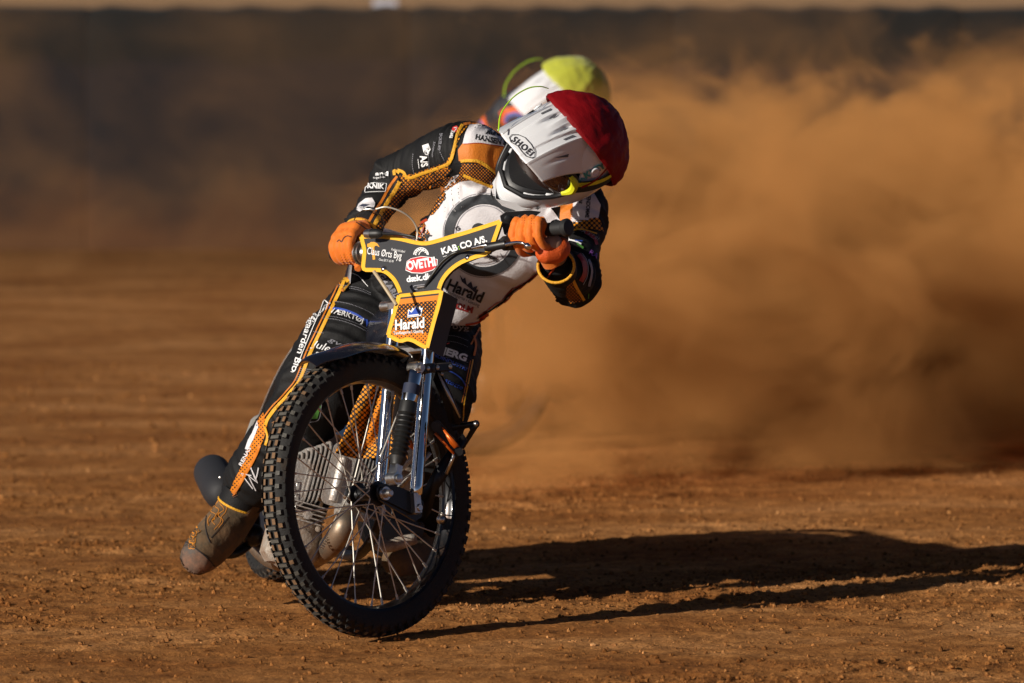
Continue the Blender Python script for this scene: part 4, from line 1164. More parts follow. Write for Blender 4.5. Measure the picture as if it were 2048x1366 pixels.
# ------------------------------------------------------------------ the rider
from mathutils import noise as mnoise
def pxr(r, y): return r * (DIST + y) / DIST / 820.0
def limb(mb, chain, seg=20, sub=5, flat=None):
    """chain: (px, py, depth, radius px[, flattening]); ends are rounded"""
    pts = [P(c[0], c[1], c[2]) for c in chain]; rad = [pxr(c[3], c[2]) for c in chain]
    pp = catmull(pts, sub); rr = np.interp(np.linspace(0, len(pts) - 1, len(pp)), range(len(pts)), rad)
    d0 = (pp[0] - pp[1]).normalized(); d1 = (pp[-1] - pp[-2]).normalized()
    P0_, R0_ = [], []
    for a in (85, 60, 30): P0_.append(pp[0] + d0 * rr[0] * math.sin(R(a))); R0_.append(rr[0] * math.cos(R(a)))
    P1_, R1_ = [], []
    for a in (30, 60, 85): P1_.append(pp[-1] + d1 * rr[-1] * math.sin(R(a))); R1_.append(rr[-1] * math.cos(R(a)))
    mb.tube(P0_ + pp + P1_, R0_ + list(rr) + R1_, seg)
def torso_rings(mb, secs, seg=32):
    """secs: (px, py, depth, half width px, half thickness px, side vector)"""
    ctr = [P(s[0], s[1], s[2]) for s in secs]; sub = 6
    cc = catmull(ctr, sub); W_ = np.interp(np.linspace(0, len(secs) - 1, len(cc)), range(len(secs)), [pxr(s[3], s[2]) for s in secs]); T_ = np.interp(np.linspace(0, len(secs) - 1, len(cc)), range(len(secs)), [pxr(s[4], s[2]) for s in secs])
    rr = []
    for i, c in enumerate(cc):
        t = i / (len(cc) - 1) * (len(secs) - 1); j = min(len(secs) - 2, int(t)); k = t - j
        side = Vector(secs[j][5]).lerp(Vector(secs[j + 1][5]), k)
        ax = (cc[min(i + 1, len(cc) - 1)] - cc[max(i - 1, 0)]).normalized()
        side = (side - ax * side.dot(ax)).normalized(); fr = ax.cross(side)
        ring = []
        for m in range(seg):
            a = 2 * math.pi * m / seg; ca, sa = math.cos(a), math.sin(a)
            ring.append(c + side * W_[i] * abs(ca) ** 0.85 * (1 if ca > 0 else -1) + fr * T_[i] * abs(sa) ** 0.85 * (1 if sa > 0 else -1))
        rr.append(ring)
    mb.rings(rr)
def remeshed(name, mb, mat, parent, voxel=0.006, smooth=6, wrinkle=None, fac=0.5):
    me = mb.mesh(name); o = bpy.data.objects.new(name, me); COL.objects.link(o)
    m = o.modifiers.new("r", 'REMESH'); m.mode = 'VOXEL'; m.voxel_size = voxel
    s_ = o.modifiers.new("s", 'SMOOTH'); s_.factor = fac; s_.iterations = smooth
    bpy.context.view_layer.update()
    me2 = bpy.data.meshes.new_from_object(o.evaluated_get(bpy.context.evaluated_depsgraph_get()))
    bpy.data.objects.remove(o)
    me2.name = name
    if wrinkle:
        n = len(me2.vertices); co = np.empty(n * 3); me2.vertices.foreach_get("co", co); no = np.empty(n * 3)
        me2.vertex_normals.foreach_get("vector", no)
        co = co.reshape(-1, 3); no = no.reshape(-1, 3)
        d = np.array([wrinkle(Vector(c)) for c in co])
        co = co + no * d[:, None]; me2.vertices.foreach_set("co", co.ravel()); me2.update()
    return mesh_obj(name, me2, mat, parent, smooth=True)
# directions across each limb's folds: (centre px, axis) -> folds run round the limb
BONES = [((770, 600, 0.78), (605, 815, 0.54), 1.0), ((605, 815, 0.54), (480, 1000, 0.73), 1.0), ((890, 640, 0.82), (888, 800, 0.50), 1.0), ((888, 800, 0.5), (855, 1060, 0.95), 1.0),
         ((925, 305, 0.48), (778, 362, 0.62), 1.2), ((778, 362, 0.62), (716, 455, 0.50), 1.5), ((1172, 430, 0.50), (1148, 560, 0.33), 1.3), ((1148, 560, .33), (1105, 505, 0.03), 1.2), ((820, 620, 0.80), (1040, 390, 0.50), 0.6)]
BONES = [(P(*a), P(*b), w) for a, b, w in BONES]
def wr(c):
    best, bd = None, 9
    for a, b, w in BONES:
        ab = b - a; t = max(0, min(1, (c - a).dot(ab) / ab.length_squared)); d = (c - a - ab * t).length
        if d < bd: bd, best = d, (a, ab, w, t)
    a, ab, w, t = best
    ax = ab.normalized(); s_ = (c - a).dot(ax); q = c - a - ax * s_
    bend = 1.0 + 1.6 * math.exp(-((t - 1) / 0.18) ** 2) * (1 if w > 0.7 else 0) + 0.8 * math.exp(-(t / 0.18) ** 2) * (1 if w > 0.7 else 0)
    v = mnoise.noise(Vector((q.x * 7 + a.x * 31, q.y * 7 + a.z * 17, s_ * 30 + q.z * 9 + q.x * 11)))
    v2 = mnoise.noise(Vector((q.x * 16 + 5, q.y * 16, s_ * 62 + q.z * 20)))
    ridge = 1 - abs(v) * 2.2
    return (ridge * 0.0062 + v2 * 0.0020) * w * bend - 0.004
M_SUIT = node_mat("black race suit cloth", (0.0075, 0.0075, 0.008), 0.68, bump=0.35, bscale=240, vary=0.25, vscale=12, spec=0.26, dirt=0.05, dirtcol=(0.13, 0.07, 0.035))
sideT = Vector((0.85, 0.33, 0.46))
sideT = Vector((0.84, 0.12, -0.53))
mb = MB()
torso_rings(mb, [(790, 640, 0.68, 96, 80, (0.95, 0.2, -0.15)), (835, 600, 0.66, 108, 88, (0.9, 0.25, -0.30)), (905, 545, 0.62, 112, 80, sideT), (975, 475, 0.57, 124, 84, sideT),
                 (1022, 415, 0.53, 138, 84, sideT), (1052, 368, 0.49, 128, 66, sideT), (1072, 338, 0.45, 66, 52, sideT)])
limb(mb, [(1060, 350, 0.46, 50), (1085, 315, 0.40, 48), (1105, 285, 0.34, 50)])                                            # neck
limb(mb, [(960, 318, 0.47, 60), (925, 305, 0.48, 58), (860, 325, 0.56, 53), (790, 358, 0.62, 41)])                          # right upper arm
limb(mb, [(786, 360, 0.62, 41), (766, 392, 0.60, 37), (742, 430, 0.55, 33), (722, 462, 0.50, 29)])                          # right forearm
limb(mb, [(1130, 402, 0.52, 66), (1158, 430, 0.50, 56), (1152, 500, 0.42, 46), (1147, 552, 0.34, 48)])                      # left upper arm
limb(mb, [(1148, 556, 0.32, 48), (1132, 545, 0.20, 44), (1116, 525, 0.10, 36)])                                             # left forearm, seen end on
limb(mb, [(790, 615, 0.74, 92), (752, 630, 0.68, 96), (680, 712, 0.58, 92), (632, 790, 0.54, 80), (604, 842, 0.54, 66)])     # right thigh
limb(mb, [(603, 833, 0.54, 69), (565, 880, 0.60, 67), (518, 943, 0.68, 62), (499, 970, 0.72, 53)])                          # right shin
limb(mb, [(860, 640, 0.84, 92), (880, 690, 0.72, 84), (878, 760, 0.58, 76), (872, 815, 0.50, 66)])                          # left thigh
limb(mb, [(872, 815, 0.50, 64), (868, 880, 0.60, 52), (862, 960, 0.76, 48), (852, 1050, 0.92, 42)])                         # left shin
BASE = P(800, 1120, 0.8)
body = remeshed("person", mb, M_SUIT, None, 0.0055, 5, wr)
tag(body, "rider in red covered white helmet and black, white and orange suit, leaning over the bars", "person", "speedway riders")

# ---- boots
M_BOOT = node_mat("dusty boot leather", (0.075, 0.052, 0.028), 0.8, bump=0.5, bscale=90, dirt=0.6, dirtcol=(0.20, 0.11, 0.05), vary=0.3)
M_TOE = node_mat("scuffed toe cap", (0.075, 0.055, 0.042), 0.7, 0.0, bump=0.5, bscale=60, dirt=0.6, dirtcol=(0.30, 0.15, 0.09), vary=0.4, vscale=25)
mb = MB()
limb(mb, [(492, 985, 0.73, 44), (470, 1028, 0.73, 43), (449, 1056, 0.70, 45), (428, 1080, 0.66, 45), (408, 1102, 0.62, 42), (397, 1113, 0.60, 38)])
boot = remeshed("boot", mb, M_BOOT, body, 0.005, 4, lambda c: 0.0015 * mnoise.noise(c * 30))
mb = MB()
limb(mb, [(852, 1040, 0.90, 44), (846, 1082, 0.92, 46), (822, 1108, 0.84, 40), (796, 1120, 0.76, 34)])
remeshed("boot", mb, M_BOOT, body, 0.006, 4)
db = Decals(bvh_surf([boot], 0.5), 0.0012)
OR_T = node_mat("orange stitching", (0.60, 0.22, 0.02), 0.6)
for pts in ([(428, 1012), (421, 1022), (432, 1030), (424, 1042), (430, 1050)], [(440, 1008), (448, 1020), (436, 1030), (446, 1042), (437, 1056)], [(436, 1000), (430, 1012), (438, 1020), (433, 1030)],
            [(455, 1012), (450, 1026), (443, 1034), (440, 1046), (428, 1060)], [(422, 1030), (416, 1040), (417, 1052)]):
    db.line(pts, 1.2, OR_T, 0, raised=0.0005)
db.area([(350, 1088), (358, 1082), (372, 1084), (392, 1098), (414, 1116), (430, 1132), (434, 1142), (424, 1156), (395, 1156), (365, 1138), (350, 1110)], M_TOE, 0.6, step=4)
db.line([(358, 1082), (372, 1084), (392, 1098), (414, 1116), (432, 1136)], 2.2, M_INK, 1)
db.line([(420, 1000), (414, 1022), (411, 1050), (414, 1070), (420, 1086)], 2.0, M_INK, 0, raised=0.001)
db.line([(457, 1034), (440, 1056), (422, 1076)], 1.6, M_INK, 0)
# chunky word running down the foot, outlined
db.text("rtona", (384, 1040), (378, 1098), 17, OR_T, 1, bold=0.05, up=(1, 0.35))
db.text("rtona", (385, 1041), (379, 1097), 15.5, M_BOOT, 2, bold=0.0, up=(1, 0.35))
db.build("boot_print", boot)

# ---- prints on the suit, laid on the cloth
M_CLOTHW = node_mat("white suit cloth", (0.66, 0.64, 0.66), 0.68, bump=0.3, bscale=200, dirt=0.10, dirtcol=(0.25, 0.15, 0.10), vary=0.06)
M_CLOTHO = node_mat("orange suit cloth", (0.60, 0.17, 0.006), 0.62, bump=0.3, bscale=200, vary=0.12, sheen=0.1)
M_RINGC = node_mat("charcoal print", (0.030, 0.034, 0.040), 0.6, bump=0.2, bscale=200)
M_PIPE = node_mat("yellow piping", (0.72, 0.36, 0.018), 0.6, bump=0.8, bscale=220, vary=0.2, vscale=50)
M_REDP = node_mat("red orange piping", (0.45, 0.05, 0.010), 0.6)
hit = bvh_surf([body], 0.5)
D = Decals(hit, 0.0019)
# torso
white = [(905, 352), (930, 345), (985, 352), (1010, 370), (1090, 400), (1120, 440), (1140, 480), (1112, 515), (1085, 550), (1040, 582), (985, 628), (950, 650), (900, 650), (868, 628), (866, 560), (800, 480), (795, 462), (835, 450), (857, 440), (865, 425), (878, 395)]
D.area(white, M_CLOTHW, 0, step=3.8)
D.area([(740, 545), (770, 505), (800, 475), (830, 458), (850, 445), (862, 470), (850, 482), (800, 484), (768, 520)], H_DOTS, 1, step=3.8)
D.line([(745, 520), (780, 478), (820, 458), (856, 440)], 5, M_REDP, 2)
D.line([(795, 480), (826, 470), (852, 452)], 4, M_PIPE, 2)
def ringband(cx, cy, rx, ry, w, mat, a0=0, a1=360, lv=1):
    n = 44; o = [(cx + rx * math.cos(R(a0 + (a1 - a0) * k / n)), cy + ry * math.sin(R(a0 + (a1 - a0) * k / n))) for k in range(n + 1)]
    D.line(o, w, mat, lv, smooth=2)
ringband(968, 470, 69, 72, 19, M_RINGC, lv=2.2)
ringband(968, 470, 81, 84, 1.4, M_GREY)
ringband(968, 470, 56, 59, 1.4, M_GREY)
D.area([(958 + 14 * math.cos(t), 458 + 13 * math.sin(t)) for t in np.linspace(0, 2 * math.pi, 20)[:-1]], M_RINGC, 2, step=3.8)
D.text("G", (915, 462), (922, 457), 8, M_INK, 3, bold=0.03)
D.text("open", (974, 512), (993, 522), 9, M_INK, 3, bold=0.03)
D.line([(1000, 505), (1018, 530)], 1.2, M_INK, 3)
D.text("Harald", (892, 576), (962, 604), 22, M_INK, 3, bold=0.03, shear=0.05)
D.area([(920, 548), (924, 562), (950, 583), (955, 570), (946, 573), (943, 561), (934, 568), (931, 553), (926, 557)], M_NAVY, 3, step=10)
D.text("Tandlægerne i Gjesing", (890, 583), (957, 612), 7, M_INK, 3)
D.text("HOLM", (899, 612), (944, 624), 12, M_DKRED, 3, bold=0.05)
D.line([(895, 612), (884, 606)], 6, M_DKRED, 3)
D.text("KA", (846, 492), (866, 470), 10, M_INK, 3, bold=0.03)
D.line([(1125, 470), (1085, 535), (1050, 570), (990, 622), (958, 642), (930, 648)], 4, M_REDP, 2)
D.line([(1132, 478), (1094, 540), (1056, 580), (996, 634), (962, 654)], 11, M_SUIT, 2)
D.line([(1136, 486), (1100, 548), (1060, 590), (1000, 644)], 3.5, M_REDP, 3)
D.line([(958, 655), (940, 690)], 3, M_CLOTHO, 2)
# shoulder yoke, orange and white
D.area([(918, 322), (916, 300), (928, 284), (945, 282), (1015, 296), (1030, 330), (1020, 356), (990, 346), (955, 326)], M_CLOTHO, 0, step=3.8)
D.area([(926, 288), (931, 268), (938, 250), (960, 248), (1012, 262), (1030, 275), (1026, 298), (1004, 292), (960, 286)], M_CLOTHW, 1, step=3.8)
D.text("Murermester", (970, 269), (1040, 280), 9, M_INK, 2, bold=0.035, shear=0.2)
D.text("HANSEN & CO", (950, 279), (1036, 296), 9.5, M_INK, 2, bold=0.045)
D.line([(928, 289), (960, 287), (1006, 294)], 1.2, M_REDP, 2)
D.line([(938, 248), (975, 250), (1005, 258)], 3, M_CLOTHO, 1)
D.area([(878, 395), (895, 372), (918, 350), (925, 326), (955, 328), (990, 348), (1010, 362), (985, 376), (950, 358), (920, 362)], H_DOTS, 1, step=3.8)
D.line([(922, 322), (940, 321), (960, 324), (992, 347)], 6, M_PIPE, 2, raised=0.001)
D.line([(927, 349), (945, 357), (985, 374)], 6, M_PIPE, 2, raised=0.001)
D.area([(862, 432), (870, 412), (884, 385), (892, 376), (890, 400), (878, 418), (868, 430)], H_DOT, 2, step=3.8)
# band of dots down the shoulder and under the arm, yellow piping
D.area([(935, 252), (922, 270), (912, 300), (902, 330), (880, 346), (830, 362), (806, 370), (800, 350), (815, 350), (860, 338), (893, 325), (905, 300), (914, 270), (924, 252)], H_BIG, 0, step=3.8)
D.area([(800, 352), (830, 346), (890, 325), (905, 340), (893, 352), (850, 372), (818, 380), (806, 376)], H_DOT, 0, step=3.8)
D.area([(806, 376), (850, 374), (893, 354), (915, 350), (890, 378), (850, 386), (815, 392), (804, 388)], H_DOTS, 0, step=3.8)
D.line([(924, 250), (914, 270), (908, 300), (900, 324), (880, 334), (845, 346), (818, 355), (808, 344), (796, 340)], 6, M_PIPE, 2, smooth=5, raised=0.001)
D.line([(940, 247), (926, 250)], 5, M_CLOTHO, 2)
D.text("A/S", (842, 312), (845, 334), 13, M_WHITE, 2, bold=0.03, up=(1, -0.25))
D.line([(838, 318), (840, 336)], 1.0, M_WHITE, 2)
D.area([(846, 292), (858, 288), (862, 300), (856, 308), (852, 298), (849, 306)], M_WHITE, 2, step=10)
D.text("BO", (850, 296), (852, 311), 8, M_WHITE, 2, bold=0.02, up=(1, -0.25))
D.text("BROKER APS", (880, 268), (876, 300), 6, M_GREY, 2, bold=0.01, up=(1, 0.1))
D.text("Entreprenør", (868, 285), (864, 314), 4, M_GREY, 2, up=(1, 0.1))
D.text("Rets", (903, 262), (900, 277), 7, M_WHITE, 2, bold=0.02, up=(1, 0.1))
D.area([(905, 256), (912, 253), (917, 257), (915, 264), (908, 266), (904, 261)], M_RED, 2, step=10); D.line([(907, 258), (913, 257), (910, 263)], 1.2, M_WHITE, 3)
D.line([(880, 300), (886, 314), (892, 324)], 0.9, M_GREY, 2, dash=4); D.line([(857, 306), (859, 330), (860, 342)], 0.9, M_GREY, 2, dash=4); D.line([(828, 308), (826, 330), (830, 350)], 0.9, M_GREY, 2, dash=4)
# right forearm
D.text("KNIK", (736, 377), (768, 379), 10, M_WHITE, 2, bold=0.04, shear=0.1)
D.line([(731, 385), (734, 366), (774, 367), (770, 384), (731, 386)], 1.2, M_WHITE, 2, smooth=0)
D.text("and", (752, 351), (777, 352), 9, M_WHITE, 2, bold=0.02)
D.text("tagester", (748, 357), (773, 356), 4, M_WHITE, 2)
D.area([(713, 420), (718, 408), (732, 397), (744, 396), (750, 406), (747, 416), (735, 414), (722, 424)], M_CLOTHW, 1, step=3.8)
D.area([(718, 414), (726, 408), (740, 410), (732, 414), (722, 417)], M_NAVY, 2, step=3.8)
D.line([(795, 352), (780, 372), (764, 400), (748, 425), (736, 446)], 5, M_CLOTHO, 1)
D.line([(797, 356), (784, 378), (768, 404), (752, 430), (740, 450)], 5, M_INK, 1)
D.line([(800, 362), (790, 380), (773, 406), (757, 434), (746, 454)], 8, M_PIPE, 1, raised=0.001)
D.area([(800, 368), (812, 378), (808, 392), (790, 420), (772, 448), (760, 462), (750, 456), (775, 412), (790, 386)], H_DOT, 0, step=3.8)
D.line([(790, 350), (790, 341), (800, 346)], 5, M_PIPE, 2)
# right trouser leg
pip = [(692, 556), (676, 592), (648, 650), (622, 705), (600, 760), (580, 786), (556, 812), (538, 836), (532, 850)]
D.line(pip, 6.5, M_PIPE, 1, raised=0.0015)
D.line([(x - 8, y - 2) for x, y in pip], 2.6, M_CLOTHO, 1, raised=0.001)
D.area([(700, 532), (712, 534), (694, 562), (684, 556)], M_CLOTHW, 2, step=3.8)
D.line([(713, 534), (696, 560)], 4, M_CLOTHO, 3)
D.line([(684, 556), (694, 560), (698, 566)], 7, M_PIPE, 3)
D.text("Storegaarden Bio", (634, 592), (584, 742), 12, M_WHITE, 2, bold=0.01, up=(1, 0.35))
D.line([(640, 592), (650, 594), (646, 612), (622, 668), (600, 722), (590, 742), (583, 744)], 1.3, M_WHITE, 2)
D.line([(640, 592), (633, 600)], 1.3, M_WHITE, 2)
D.text("VÆRKTØJ", (658, 627), (724, 648), 11, M_WHITE, 2, bold=0.012, arc=2.5)
D.line([(659, 617), (688, 621), (712, 630), (729, 641)], 4.5, M_BLUE, 2)
D.text("VH", (726, 656), (754, 664), 17, M_BLUE, 2, bold=0.05)
for y0 in (571, 575): D.line([(676, y0), (700, y0 + 3), (722, y0 + 8), (744, y0 + 18)], 0.9, M_GREY, 2, dash=3)
D.line([(696, 545), (716, 553), (736, 574)], 1.1, M_WHITE, 2)
for y0, x0 in ((604, 660), (634, 648), (638, 646)): D.line([(x0, y0), (x0 + 30, y0 + 3), (x0 + 66, y0 + 15), (x0 + 100, y0 + 34)], 0.9, M_GREY, 2, dash=3)
D.line([(628, 664), (650, 667)], 0.9, M_GREY, 2, dash=3)
D.text("gvard", (656, 682), (712, 712), 10, M_GREY, 2, shear=0.3)
D.text("Juletræ", (622, 694), (690, 716), 15, M_WHITE, 2, shear=0.3)
D.text("Bramming", (628, 712), (690, 736), 9, M_WHITE, 2, shear=0.3)
D.line([(613, 702), (627, 704)], 0.9, M_GREY, 2, dash=3)
for k in range(7): D.line([(602 - k * 2, 738 + k * 3.6), (618 - k * 2, 739 + k * 3.6), (632 - k * 3, 742 + k * 3.6)], 0.9, M_GREY, 2, dash=2.6)
mud = node_mat("dried mud on cloth", (0.25, 0.12, 0.045), 0.9, bump=0.8, bscale=80)
r_ = random.Random(4)
for k in range(26): 
    t = r_.random(); x = 545 + 38 * t + r_.uniform(-8, 10); y = 862 - 70 * t + r_.uniform(-8, 10)
    D.line([(x, y), (x + r_.uniform(4, 12), y - r_.uniform(-4, 10))], r_.uniform(0.6, 1.5), mud, 2, smooth=0)
D.area([(508, 870), (518, 838), (528, 826), (536, 850), (528, 880), (504, 926), (488, 954), (474, 985), (458, 990), (470, 960), (488, 925), (498, 895)], H_RDOT, 1, step=3.8)
D.area([(506, 866), (516, 842), (518, 856), (508, 880), (498, 900), (492, 898), (498, 880)], M_CLOTHW, 2, step=3.8)
D.text("RENAS", (486, 932), (505, 896), 7, M_CLOTHW, 3, bold=0.02)
D.line([(530, 850), (536, 872), (532, 890)], 5, M_PIPE, 2)
D.line([(521, 890), (512, 912), (492, 948), (470, 985), (452, 1002)], 5.5, M_CLOTHO, 2, raised=0.001)
for pts in ([(500, 928), (516, 964), (498, 950), (512, 980)], [(504, 950), (484, 946), (506, 976)], [(518, 934), (512, 960), (502, 932)]):
    D.line(pts, 2.0, M_CLOTHW, 2, smooth=0)
D.area([(608, 800), (640, 782), (642, 812), (634, 836), (606, 838)], M_GREEN, 2, step=3.8)
D.line([(640, 782), (642, 812), (636, 838), (612, 844)], 1.0, M_GREY, 3)
# trouser fabric glimpsed through the wheel
D.text("HI", (590, 930), (606, 934), 11, M_WHITE, 2, bold=0.03)
D.line([(578, 914), (594, 912)], 5, M_PIPE, 2)
D.area([(562, 940), (580, 934), (600, 950), (604, 968), (580, 972), (562, 966)], M_CLOTHW, 1, step=3.8); D.line([(566, 938), (590, 944), (602, 962)], 2.2, M_CLOTHO, 2)
# left trouser leg
D.text("EM byg", (868, 650), (936, 660), 12, M_GREY, 2, bold=0.005)
D.text("ESBJERG", (852, 698), (930, 724), 13, M_WHITE, 2, bold=0.05)
D.text("PIANOINDUSTRI", (850, 706), (930, 742), 7, M_BLUE, 2, bold=0.02)
D.line([(893, 690), (898, 688)], 2, M_RED, 2)
D.line([(872, 740), (895, 742), (918, 756), (930, 772)], 2.5, M_BLUE, 2)
D.text("støtte", (888, 764), (922, 780), 8, M_BLUE, 2, shear=0.2)
for y0 in (672, 684, 716, 728): D.line([(880, y0), (910, y0 + 2), (938, y0 + 12)], 0.7, M_GREY, 2, dash=3)
D.line([(946, 672), (950, 690), (946, 712)], 4, M_CLOTHO, 2); D.line([(944, 720), (936, 760), (928, 800), (924, 850)], 2.5, M_PIPE, 2); D.line([(939, 722), (931, 762), (923, 804)], 1.4, M_CLOTHO, 2)
# behind the bars: rider's name band across the lap
D.area([(752, 548), (772, 545), (800, 575), (800, 600), (784, 590)], M_INK, 2, step=3.8)
D.text("GAARD", (757, 552), (792, 598), 12, M_GREY, 3, bold=0.05, up=(1, -0.5))
# left arm
D.area([(1148, 372), (1176, 368), (1200, 410), (1196, 436), (1140, 450), (1146, 410)], M_CLOTHW, 1, step=3.8)
D.text("HOLM EJENDOMME", (1176, 362), (1170, 436), 7.5, M_INK, 2, bold=0.035, up=(1, 0.1))
D.text("v. Fang", (1163, 380), (1160, 408), 6, M_INK, 2, bold=0.03, up=(1, 0.1))
D.area([(1120, 392), (1148, 384), (1144, 452), (1120, 440)], M_CLOTHO, 1, step=3.8)
D.area([(1126, 446), (1196, 434), (1206, 462), (1170, 458), (1128, 466)], H_BIG, 1, step=3.8)
D.line([(1128, 468), (1160, 460), (1192, 468)], 3, M_PIPE, 2)
D.text("VASKERI", (1158, 462), (1192, 484), 9, M_GREY, 2, shear=0.2)
D.line([(1170, 466), (1186, 476), (1192, 490)], 6, M_DKRED, 2)
D.line([(1132, 480), (1150, 484), (1162, 490)], 3.0, M_WHITE, 2); D.line([(1154, 488), (1166, 498)], 4.0, M_GREEN, 2); D.line([(1150, 483), (1164, 484)], 2.0, M_BLUE, 3)
D.text("RA", (1176, 508), (1192, 518), 9, node_mat("violet print", (0.25, 0.08, 0.35), 0.6), 2, bold=0.03)
D.line([(1156, 510), (1166, 525), (1168, 545), (1160, 562)], 9, M_DKRED, 2); D.line([(1162, 508), (1172, 526), (1172, 550), (1164, 568)], 1.2, M_GREY, 3)
D.line([(1176, 520), (1182, 542), (1176, 572)], 5, M_GREY, 2)
D.line([(1142, 552), (1152, 574), (1168, 600)], 5.5, M_PIPE, 2)
D.area([(1133, 548), (1144, 556), (1150, 576), (1164, 602), (1140, 606), (1132, 590)], H_DOTS, 1, step=3.8)
D.line([(1177, 586), (1176, 596)], 2, M_GREEN, 2)
suit = D.build("suit_print", body)

# torn open cuffs and bare wrist of the left arm
M_SKIN = node_mat("skin", (0.34, 0.20, 0.135), 0.5, vary=0.1, vscale=30)
mb = MB(); limb(mb, [(1120, 528, 0.14, 22), (1112, 508, 0.06, 23), (1104, 490, 0.0, 24)])
remeshed("wrist", mb, M_SKIN, body, 0.005, 3)
def cuff(name, c, ax, ra, rb, mat, binding, parent, tilt=0):
    c = Vector(c); ax = Vector(ax).normalized(); x, y = perp(ax)
    mb = MB(); rr = []
    for t, r in ((-0.04, ra), (0.0, rb), (0.0, rb - 0.004), (-0.035, ra - 0.006)):
        rr.append([c + ax * (t + 0.006 * math.cos(2 * math.pi * k / 28 + 1)) + x * r * math.cos(2 * math.pi * k / 28) + y * r * 0.92 * math.sin(2 * math.pi * k / 28) for k in range(28)])
    mb.rings(rr, cap=False); o = mb.build(name, mat, parent)
    mb = MB(); pts = [c + ax * (0.006 * math.cos(2 * math.pi * k / 28 + 1)) + x * (rb - 0.002) * math.cos(2 * math.pi * k / 28) + y * (rb - 0.002) * 0.92 * math.sin(2 * math.pi * k / 28) for k in range(29)]
    mb.tube(pts, 0.0036, 8, cap=False); mb.build("cuff_binding", binding, o)
cuff("cuff", P(1112, 532, 0.055), P(1096, 498, -0.04) - P(1122, 545, 0.12), 0.045, 0.047, M_SUIT, M_PIPE, body)
cuff("trouser_hem", P(476, 1010, 0.73), P(470, 1028, 0.74) - P(500, 968, 0.72), 0.056, 0.058, M_SUIT, M_PIPE, body)
cuff("cuff", P(722, 460, 0.505), P(708, 474, 0.47) - P(742, 430, 0.55), 0.035, 0.041, M_CLOTHO, M_PIPE, body)

# ---- gloves: palm, four curled fingers, thumb
M_GLOVE = node_mat("orange glove", (0.66, 0.150, 0.003), 0.7, bump=0.22, bscale=300, vary=0.18, vscale=25, sheen=0.15, dirt=0.12, dirtcol=(0.20, 0.07, 0.02))
M_PALM = node_mat("black glove palm", (0.012, 0.012, 0.013), 0.6, bump=0.3, bscale=200)
def glove(C, ax, fwd, upv, sgn, wrist, angs, rad0=0.0300, thumb=None, sp=0.0205, back=(0.034, 0.012), fr=0.0112):
    """C: middle of the grip; ax: along the bar to the little finger; fwd: towards the viewer; the fingers wrap the bar"""
    ax = ax.normalized(); upv = (upv - ax * upv.dot(ax)).normalized(); fwd = (fwd - ax * fwd.dot(ax) - upv * fwd.dot(upv)).normalized()
    mb = MB(); dark = MB()
    def arc(a, r): return fwd * math.cos(R(a)) * r + upv * math.sin(R(a)) * r
    for i, (a0, a1, fr_) in enumerate(angs):
        o = C + ax * (sp * (i - 1.5)); n = 16; pts = []; rs = []
        for k in range(n + 1):
            t = k / n; a = a0 + (a1 - a0) * t
            # joints: straighter phalanges between three bends
            r = rad0 * (1 + 0.05 * math.cos(2.5 * math.pi * t) ** 2) + (0.004 if k < 3 else 0)
            pts.append(o + arc(a, r) + ax * 0.003 * (i - 1.5) * math.sin(math.pi * t)); rs.append(fr_ * (1.05 - 0.20 * t))
        e = (pts[-1] - pts[-2]).normalized(); pts.append(pts[-1] + e * rs[-1] * 0.6); rs.append(rs[-1] * 0.6)
        mb.tube(pts, rs, 14)
    kn = [C + ax * (sp * (i - 1.5)) + arc(angs[i][0], rad0 + 0.004) for i in range(4)]
    km = sum(kn, Vector()) / 4
    wv = wrist - km
    # back of the hand
    for i in range(4):
        tgt = wrist + ax * (0.008 * (i - 1.5)); mid = kn[i].lerp(tgt, 0.5) + (upv * back[0] + fwd * back[1]) * 0.35
        mb.tube([kn[i], mid, tgt], [0.0135, 0.0165, 0.0185], 14, smooth=5)
    mb.tube([km.lerp(wrist, 0.72), wrist, wrist + wv.normalized() * 0.025], [0.026, 0.026, 0.025], 18, smooth=4)
    if thumb: mb.tube([Vector(q) for q in thumb], [0.016, 0.0145, 0.012, 0.010], 14, smooth=5)
    o = remeshed("glove", mb, M_GLOVE, body, 0.0024, 3, lambda c: 0.0005 * mnoise.noise(c * 60) + 0.0003 * mnoise.noise(c * 260), fac=0.45)
    return o, kn
GM = GL1.lerp(GL0, 0.62) + (GL0 - GL1).normalized() * 0.012
LG, knL = glove(P(1070, 468, 0.005), (GL1 - GL0), Vector((0.05, -1, 0.1)), Vector((-0.1, -0.15, 1)), 1, P(1098, 512, 0.055),
                [(78, -84, 0.0125), (84, -92, 0.0128), (80, -98, 0.0126), (70, -96, 0.0112)], thumb=[P(1062, 500, 0.05), P(1045, 502, 0.03), P(1036, 490, 0.0), P(1030, 478, -0.01)], sp=0.0245, rad0=0.034, back=(0.01, 0.0))
mb = MB()   # dark palm side of the left glove with wrist band
limb(mb, [(1112, 452, 0.0, 14), (1122, 470, 0.02, 16), (1112, 492, 0.02, 18), (1086, 500, 0.02, 15), (1060, 499, 0.015, 11)])
remeshed("palm", mb, M_PALM, LG, 0.003, 3)
mb = MB(); limb(mb, [(1094, 505, -0.005, 24), (1108, 502, 0.005, 27), (1116, 497, 0.01, 26)]); remeshed("wrist_band", mb, node_mat("orange red band", (0.58, 0.08, 0.006), 0.65, bump=0.5, bscale=300), LG, 0.003, 3)
